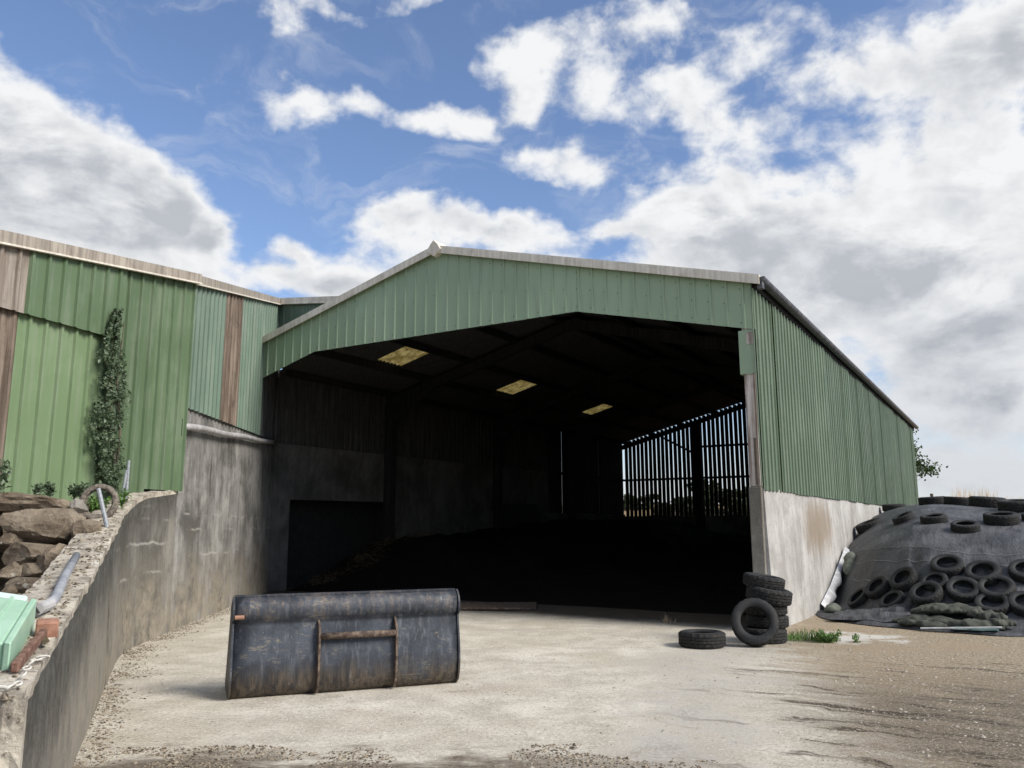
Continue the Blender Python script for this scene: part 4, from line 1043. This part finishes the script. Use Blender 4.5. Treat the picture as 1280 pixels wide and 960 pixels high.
def heap_hit(px, py):
    r = ray(px, py); s_ = 6.0
    while s_ < 40:
        p = Vector((0, 0, H)) + r * s_; u, t = WL(p)
        if u > -.3 and p.z < heap_z(max(u, 0), t): return u, t
        s_ += .01
    return None
HS = .84
def heap_tyre(px, py, kind, label, sc=1.0, up=0., extra=(0, 0, 0), tz=0):
    hit = heap_hit(px, py)
    if hit is None: return
    heap_tyre_at(*hit, kind, label, sc * HS, extra, tz)
def heap_tyre_at(u, t, kind, label, sc=1.0, extra=(0, 0, 0), tz=0):
    e = .22; du = (heap_z(u + e, t) - heap_z(max(u - e, 0), t)) / (2 * e); dt = (heap_z(u, t + e) - heap_z(u, t - e)) / (2 * e)
    nv = (GX * -du + DX * -dt + Vector((0, 0, 1)) + Vector(extra)).normalized()
    z = heap_z(u, t); w = TY[kind][3] * sc
    tyre(kind, LW(u, t, z + .02) + nv * (w * .40 + tz), nv, label, 'tyres weighing down the silage cover', sc)
HT = [  # px, py, kind, scale, label
 (1131,652,'car',.86,'leftmost tyre of the upper row on the black cover'),(1168,654,'car',.95,'second tyre of the upper row, hole showing the sheet'),
 (1207,664,'car',.95,'tyre set lowest in the upper row on the black cover'),(1252,655,'wide',1.1,'big greenish tyre in the upper row on the black cover'),(1296,652,'car',.95,'tyre of the upper row cut by the right edge of the photo'),
 (1185,713,'car',1.0,'highest tyre of the lower group, with a white glint on its rim'),(1230,722,'car',1.03,'tyre right of the highest one in the lower group'),(1284,720,'car',1.0,'tyre at the right edge of the photo, upper part of the lower group'),
 (1133,729,'car',.95,'tyre left of the highest one in the lower group'),(1170,732,'small',.9,'small tyre wedged in the middle of the lower group'),(1100,739,'small',1.0,'tyre half sunk in the cover left of the lower group'),
 (1205,743,'car',.98,'tyre directly below the highest one of the lower group'),(1247,743,'wide',.98,'tyre above the bottom row near the right edge'),(1160,748,'car',1.0,'tyre just behind the crumpled netting'),
 (1077,752,'small',1.0,'lowest tyre near the barn wall, partly under the sheeting'),(1242,762,'car',.98,'bottom row tyre right of the netting heap'),(1284,762,'car',1.0,'bottom row tyre cut by the right edge of the photo'),(1118,756,'small',.95,'tyre left of the netting heap, mostly hidden by it')]
for px, py, kd, sc, lb in HT: heap_tyre(px, py, kd, lb, sc)
for (px, Y, kd, sc, lb) in [(1166, 21.0, 'car', 1.05, 'far tyre on the heap crest nearest the barn corner'), (1199, 20.2, 'car', 1.1, 'second tyre from the barn along the heap crest'),
                        (1234, 18.9, 'wide', 1.15, 'mossy topped tyre along the heap crest'), (1271, 17.6, 'wide', 1.1, 'large tyre on the heap crest at the right edge'), (1305, 17.2, 'car', 1.1, 'tyre on the heap crest beyond the right edge')]:
    X = ray(px, 630).x / ray(px, 630).y * Y; u, t = WL((X, Y)); heap_tyre_at(u, t, kd, lb, sc)
for (t, kd, lb) in [(7.9, 'car', 'tyre tilted against the barn wall at the edge of the cover'), (12.6, 'car', 'tyre against the barn wall high on the heap')]:
    heap_tyre_at(.40, t, kd, lb, 1.0, (.22, -.12, 0), -.04)
# white under-sheet and sand bags along the barn wall
mb = MB(); k = 0
for q in range(16):
    f_ = q / 15; t = 3.25 + 2.9 * f_; z = lerp([(3.1, .0), (4.2, .30), (5.2, .66), (6.4, 1.1)], t)
    w = .0 + .04 * math.sin(q * 1.7)
    mb.v += [tuple(LW(.115, t, z + .12)), tuple(LW(.19 + .02 * math.sin(q), t - .05, z + .06)), tuple(LW(.21 + w, t - .12, z - .06)), tuple(LW(.19 + w, t - .02, z - .10))]
    if q: a = 4 * (q - 1); mb.f += [(a+i, a+4+i, a+5+i, a+1+i) for i in range(3)]
tag(obj('white_film', mb, 'white_plastic', smooth=True), 'strip of white plastic film hanging out between cover and barn wall', 'plastic film')
def bag(loc, rx, L_, r_, label, m='bag'):
    mb = MB(); n_ = 9; pts = []; rs = []
    for q in range(n_):
        f_ = q / (n_ - 1); pts.append((0, (f_ - .5) * L_, .03 * math.sin(f_ * 9))); rs.append(r_ * (1 - (2 * abs(f_ - .5)) ** 4 * .65) * (1 + .12 * math.sin(q * 2.3)))
    mb.tube(pts, rs, 12)
    o = obj('sand_bag', mb, m, smooth=True); o.location = loc; o.rotation_euler = (rx, 0, -YAW); o.scale = (1, 1, .7)
    return tag(o, label, 'sandbag', 'sandbags along the barn wall')
for t, rr, lb in ((5.1, .13, 'greyish green sandbag standing on the edge of the cover by the wall'), (3.0, .13, 'pale sandbag lying at the foot of the wall by the cover')):
    z = heap_z(.35, t) + .06; bag(LW(.36, t, z), .75 if t > 3.3 else .1, .62 if t > 3.3 else .4, rr, lb)
# crumpled netting and a white board in front
def crumple(name, u0, u1, t0, t1, hh, m, label, cat, seed, fold=1.0):
    mb = MB(); nu, nv = 46, 22
    for i in range(nu + 1):
        for j in range(nv + 1):
            a, b = i / nu, j / nv; u = u0 + (u1 - u0) * a; t = t0 + (t1 - t0) * b
            env = (math.sin(math.pi * a) ** .5) * (math.sin(math.pi * b) ** .6)
            rg = 1 - 1.6 * abs(fbm((u * 1.1 + t, t * 3.6 - u * .8, seed), 3, fold)); z = heap_z(u, t) + .03 + env * hh * (.25 + .8 * max(-.1, rg))
            mb.v.append(tuple(LW(u + .05 * fbm((u, t, seed + 3), 3, 5), t + .05 * fbm((u, t, seed + 7), 3, 5), z)))
    mb.f = [(i*(nv+1)+j, (i+1)*(nv+1)+j, (i+1)*(nv+1)+j+1, i*(nv+1)+j+1) for i in range(nu) for j in range(nv)]
    o = obj(name, mb, m, smooth=True); return tag(o, label, cat)
def rolls(name, m, label, cat, seed, paths):         # cloth heaped in soft rolls and folds
    mb = MB()
    for q_, (u0, t0, u1, t1, r0, zz) in enumerate(paths):
        n_ = 26; m_ = 14
        b0 = len(mb.v)
        for i in range(n_ + 1):
            f_ = i / n_; u = u0 + (u1 - u0) * f_; t = t0 + (t1 - t0) * f_ + .07 * fbm((f_ * 3, q_, seed), 3, 1)
            rr = r0 * (math.sin(math.pi * min(1, max(0, f_ * .94 + .03))) ** .45) * (1 + .45 * fbm((f_ * 4, q_ * 3, seed + 2), 3, 1))
            z0 = heap_z(u, t) + .02 + zz
            for k in range(m_):
                a = 2 * math.pi * k / m_; e = rr * (1 + .38 * fbm((f_ * 6, math.cos(a) * 1.6 + q_, math.sin(a) * 1.6 + seed), 4, 1))
                mb.v.append(tuple(LW(u, t + math.cos(a) * e * 1.5, z0 + max(-.03, math.sin(a) * e * .85) + .03)))
        for i in range(n_):
            for k in range(m_): mb.f.append((b0+i*m_+k, b0+i*m_+(k+1) % m_, b0+(i+1)*m_+(k+1) % m_, b0+(i+1)*m_+k))
    o = obj(name, mb, m, smooth=True); return tag(o, label, cat)
rolls('netting', 'net', 'crumpled olive green netting heaped at the foot of the black cover', 'netting', 5,
      [(1.50, 1.75, 2.55, 1.62, .13, .0), (1.75, 1.95, 2.75, 2.0, .14, .10), (2.2, 1.55, 3.05, 1.5, .12, .0), (1.6, 1.5, 2.3, 1.4, .08, .0), (2.55, 1.85, 3.1, 1.72, .12, .10), (1.9, 1.78, 2.5, 1.80, .09, .17), (2.75, 1.6, 3.2, 1.62, .09, .05)])
crumple('fold_of_sheet', .50, 1.75, 1.75, 2.65, .15, 'tarp', 'loose fold of black sheeting left of the netting', 'plastic sheet', 11)
crumple('teal_cloth', 2.35, 2.95, 1.25, 1.60, .07, 'teal', 'bit of teal cloth under the right end of the netting', 'cloth', 21)
tag(obj('white_board', MB().bar(LW(1.95, 1.16, .05), LW(3.02, 1.22, .12), .06, .018), 'white_plastic'), 'thin whitish lath lying in front of the netting', 'lath')

# ------------------------------------------------------------------ inside the barn
def man_z(s, t):
    e = max(0, min(1, (t - 2.0) / 4.2)); e = e * e * (3 - 2 * e)
    left = max(0, min(1, (s - 6.5) / 4)); back = max(0, min(1, (t - 8) / 8))
    z = e * (.45 + .75 * left + .55 * back) + .22 * e * fbm((s, t, 0), 5, .9) + .06 * e * fbm((s, t, 8), 3, 4)
    return max(z, -.02) if t > 2.0 else -.02
mb = MB(); ns, nt = 76, 110
for i in range(ns + 1):
    for j in range(nt + 1):
        s = .3 + (12.6 - .3) * i / ns; t = 1.0 + (23.5 - 1.0) * (j / nt) ** 1.3
        mb.v.append(tuple(LW(-s, t, man_z(s, t) + (.006 if t > 2.0 else -.03))))
mb.f = [(i*(nt+1)+j, i*(nt+1)+j+1, (i+1)*(nt+1)+j+1, (i+1)*(nt+1)+j) for i in range(ns) for j in range(nt)]
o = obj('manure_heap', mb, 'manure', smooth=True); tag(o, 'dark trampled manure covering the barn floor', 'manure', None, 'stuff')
mb = MB(); rr = random.Random(5)
for _ in range(420):
    c = rr.choice(((11.9, 4.2, .9), (12.1, 5.2, .8), (12.2, 3.0, .5), (12.0, 6.8, 1.2)))
    s = min(12.55, c[0] + rr.gauss(0, .25)); t = c[1] + rr.gauss(0, c[2] * .5); z = man_z(s, t) + rr.uniform(0, .12)
    d = Vector((rr.gauss(0, 1), rr.gauss(0, 1), rr.gauss(0, .5))).normalized() * rr.uniform(.05, .14); p = LW(-s, t, z)
    mb.bar(p - d, p + d, .006, .006)
tag(obj('loose_straw', mb, 'straw', fix=False), 'yellowish loose straw against the left inner wall', 'straw', None, 'stuff')
p0 = LW(-5.6, .95, .03)
mt = Matrix.Translation(p0) @ Matrix.Rotation(-.05, 4, 'Z') @ Matrix.Rotation(.03, 4, 'X')
tag(obj('steel_plate', MB().box((-.85, -.45, 0), (.85, .45, .035), mt), 'rusty', bevel=.005), 'dark flat plate lying on the barn floor behind the bucket', 'metal plate')
# torn dark sheet against the end of the left inner wall
tag(obj('torn_sheet', MB().add([LW(-12.55, 12.2, 2.35), LW(-12.4, 14.6, 2.42), LW(-12.2, 14.9, 1.0), LW(-12.35, 12.0, 1.0), LW(-12.58, 12.2, 2.35), LW(-12.43, 14.6, 2.42), LW(-12.23, 14.9, 1.0), LW(-12.38, 12.0, 1.0)], [(0,1,2,3),(7,6,5,4),(0,4,5,1),(1,5,6,2),(2,6,7,3),(3,7,4,0)]), 'void'), 'black torn sheet hanging on the far left inner wall', 'plastic sheet')
def grass(name, c, rx, ry, h, nb, m, label, cat, kind=None, seed=1):
    r2 = random.Random(seed); mb = MB()
    for _ in range(nb):
        a = r2.uniform(0, 6.28); q = r2.random() ** .6; bx, by = c[0] + math.cos(a) * rx * q, c[1] + math.sin(a) * ry * q
        hh = h * r2.uniform(.4, 1.1) * (1 - .5 * q); ln = Vector((r2.gauss(0, .4), r2.gauss(0, .4), 1)) * hh; w = Vector((math.cos(a), math.sin(a), 0)) * r2.uniform(.003, .007)
        b = Vector((bx, by, c[2])); mid = b + ln * .55 + Vector((0, 0, hh * .1))
        mb.add([b - w, b + w, mid + w * .7, b + ln, mid - w * .7], [(0, 1, 2, 4), (4, 2, 3)])
    o = obj(name, mb, m, fix=False); return tag(o, label, cat, None, kind)
grass('grass_tuft', (4.18, 11.95, -.01), .42, .30, .20, 420, 'weed', 'green grass tuft at the corner of the pale barn wall', 'grass', None, 2)
plant('weed_clump', (4.35, 11.75, 0), .16, .22, 16, .04, 'weed', 'low leafy weeds spreading from the grass at the barn corner', 'weed', 24)
plant('weed_clump', (4.75, 11.72, 0), .10, .08, 6, .03, 'weed', 'tiny weed apart from the clump on the white spill', 'weed', 16)
grass('dry_grass', (2.58, 14.0, -.01), .10, .08, .22, 26, 'reed', 'small dry yellowish plant at the edge of the barn floor', 'plant', None, 6)

# ------------------------------------------------------------------ beyond the barn
def tree(name, base, hgt, crown_c, crown_r, nleaf, lsize, m, label, cat, seed, group=None, kind=None):
    r2 = random.Random(seed); e = empty(name, base, 0, label, cat, group)
    cc = Vector(crown_c); tr = MB(); tr.tube([(0, 0, -.3), (.05, 0, hgt * .3), (.0, .1, hgt * .7), cc + Vector((0, 0, crown_r[2] * .4))], [hgt * .035, hgt * .026, hgt * .016, .02], 8)
    tips = []
    for k in range(16):
        a = r2.uniform(0, 6.28); s = Vector((0, 0, hgt * r2.uniform(.25, .75)))
        tip = cc + Vector((math.cos(a) * crown_r[0] * r2.uniform(.5, .95), math.sin(a) * crown_r[1] * r2.uniform(.5, .95), r2.uniform(-.75, .85) * crown_r[2]))
        tips.append(tip); tr.tube([s, (s + tip) * .5 + Vector((0, 0, .15)), tip], [hgt * .010, hgt * .006, .006], 5, False)
    obj('trunk', tr, 'bark', e)
    mb = MB(); cl = tips + [t * .55 + cc * .45 for t in tips]
    pts = []
    for _ in range(nleaf):
        c = r2.choice(cl); pts.append(c + Vector((r2.gauss(0, 1), r2.gauss(0, 1), r2.gauss(0, .8))) * min(crown_r) * .17)
    leaves(mb, pts, lsize, r2, .5)
    o = obj('crown', mb, m, e, fix=False); o['kind'] = 'stuff'
    return e
p = at(1132, 576, 46); tree('tree', (p.x, 46, 2), 3.8, (0, 0, 3.3), (1.5, 1.4, 1.6), 4200, .17, 'tree_leaf', 'small green tree showing past the far corner of the barn', 'tree', 4)
for i, (px, Y, w, h, lb) in enumerate([(800, 50, 1.5, .9, 'low dark bush behind the left part of the slatted back wall'), (850, 47, 2.2, 1.6, 'broad dark bush behind the middle of the slatted back wall'), (900, 48, 2.0, 1.9, 'dark bush behind the post of the slatted back wall'), (940, 46, 2.0, 1.8, 'dark bush behind the right end of the slatted back wall')]):
    p = at(px, 640, Y); tree('bush', (p.x, Y, gz_(p.x, Y) - .2), h, (0, 0, h * .5), (w, 1.1, h * .5), 5200, .24, 'hedge_leaf', lb, 'bush', 20 + i, 'bushes behind the barn')
def reeds(c, rx, ry, h, nb, label, seed):
    r2 = random.Random(seed); mb = MB()
    for _ in range(nb):
        b = Vector((c[0] + r2.uniform(-rx, rx), c[1] + r2.uniform(-ry, ry), c[2])); hh = h * r2.uniform(.35, 1.1)
        tp = b + Vector((r2.gauss(0, .14), r2.gauss(0, .1), 1)) * hh; w = Vector((.014, .004, 0))
        mb.add([b - w, b + w, (b + tp) * .5 + w * .9, tp, (b + tp) * .5 - w * .9], [(0, 1, 2, 4), (4, 2, 3)])
    o = obj('reeds', mb, 'reed', fix=False); return tag(o, label, 'reeds', None, 'stuff')
p = at(1216, 618, 49); reeds((p.x, 49, gz_(p.x, 49) - .2), 1.15, .5, 1.15, 120, 'taller dry reeds standing beyond the tyre heap', 1)
p = at(1215, 618, 48); reeds((p.x, 48, gz_(p.x, 48) - .2), 6.5, 1.2, .6, 900, 'band of dry brown grass beyond the silage heap', 2)
p = at(1165, 630, 50); q = at(1165, 617, 50); tag(obj('fence_post', MB().tube([(q.x, 50, p.z - .7), (q.x - .03, 50, q.z)], [.10, .09], 8), 'bark'), 'short wooden post in the dry grass beyond the heap', 'post')

# ------------------------------------------------------------------ loose stones and litter
def scatter(name, pts, m, smin, smax, seed, label=None, flat_=.6):
    r2 = random.Random(seed); mb = MB()
    for (x, y, z) in pts:
        s = r2.uniform(smin, smax) * (1 + (r2.random() ** 6) * 1.5); a = r2.uniform(0, 6.28); ca, sa = math.cos(a) * s, math.sin(a) * s; el_ = r2.uniform(.55, 1)
        vs = [(x+ca, y+sa, z), (x-sa*el_, y+ca*el_, z), (x-ca*.9, y-sa*.9, z), (x+sa*el_, y-ca*el_, z), (x+ca*.35, y+sa*.2, z+s*flat_*r2.uniform(.6, 1.1)), (x-ca*.4, y-sa*.2, z+s*flat_*r2.uniform(.5, 1))]
        mb.add(vs, [(0,1,4),(1,5,4),(1,2,5),(2,3,5),(3,4,5),(3,0,4)])
    o = obj(name, mb, m, fix=False); return tag(o, label, 'gravel' if 'gravel' in name else 'litter', None, 'stuff')
r2 = random.Random(11); pts = []
for _ in range(11000):                                  # foot of the left wall
    i = r2.randrange(len(path)); p, _z = path[i]; w = abs(r2.gauss(0, .10)) * (1 + .8 * (p.y > 8.5)) ; d = Vector((.93, .36, 0)) if p.y < 11 else NB
    x, y = p.x + d.x * (w + .03) + r2.gauss(0, .06), p.y + d.y * w + r2.gauss(0, .1)
    if fbm((x * 1.3, y * 1.3, 3), 3) < -.25: continue
    pts.append((x, y, gz_(x, y) - .003))
for _ in range(2500):
    tt = 2.06 + 5.5 * r2.random() ** 1.4; w = abs(r2.gauss(0, .13)); p = A + UB * tt + NB * (w + .03); pts.append((p.x, p.y, gz_(p.x, p.y) - .003))
scatter('wall_foot_gravel', pts, 'litter', .005, .013, 3, 'pale and dark grit piled along the foot of the left wall')
pts = []
for _ in range(30000):
    y = 4.9 + 1.5 * r2.random(); x = -3.0 + 4.4 * r2.random()
    if fbm((x * 1.2, y * 2, 0), 4) + (5.95 - y) * .9 < .0: continue
    pts.append((x, y, gz_(x, y) - .003))
scatter('foreground_litter', pts, 'litter', .004, .013, 4, 'dark plant litter strewn along the near edge of the concrete')
pts = []
for _ in range(42000):
    y = 4.5 + 9.5 * r2.random() ** 1.2; x = -1.6 + 11 * r2.random()
    e = x - (1.05 + .195 * y)
    pr_ = .9 if e > .3 else (.35 if e > -1.8 else .06)
    if r2.random() > pr_ or WL((x, y))[1] > .2: continue
    if fbm((x * .8, y * 1.2, 7), 4) < -.2: continue
    pts.append((x, y, gz_(x, y) - .004))
scatter('yard_gravel', pts, 'pebble', .004, .015, 5, 'loose gravel spread over the right side of the yard')
pts = []
for _ in range(1500):
    i = r2.randrange(len(path) - 16); p, zt = path[i]; pts.append((p.x - .33 * r2.random() - .02, p.y - .1 * r2.random(), zt + .015))
scatter('wall_top_litter', pts, 'litter', .005, .02, 8, 'dark crumbs and moss on top of the sloping wall')
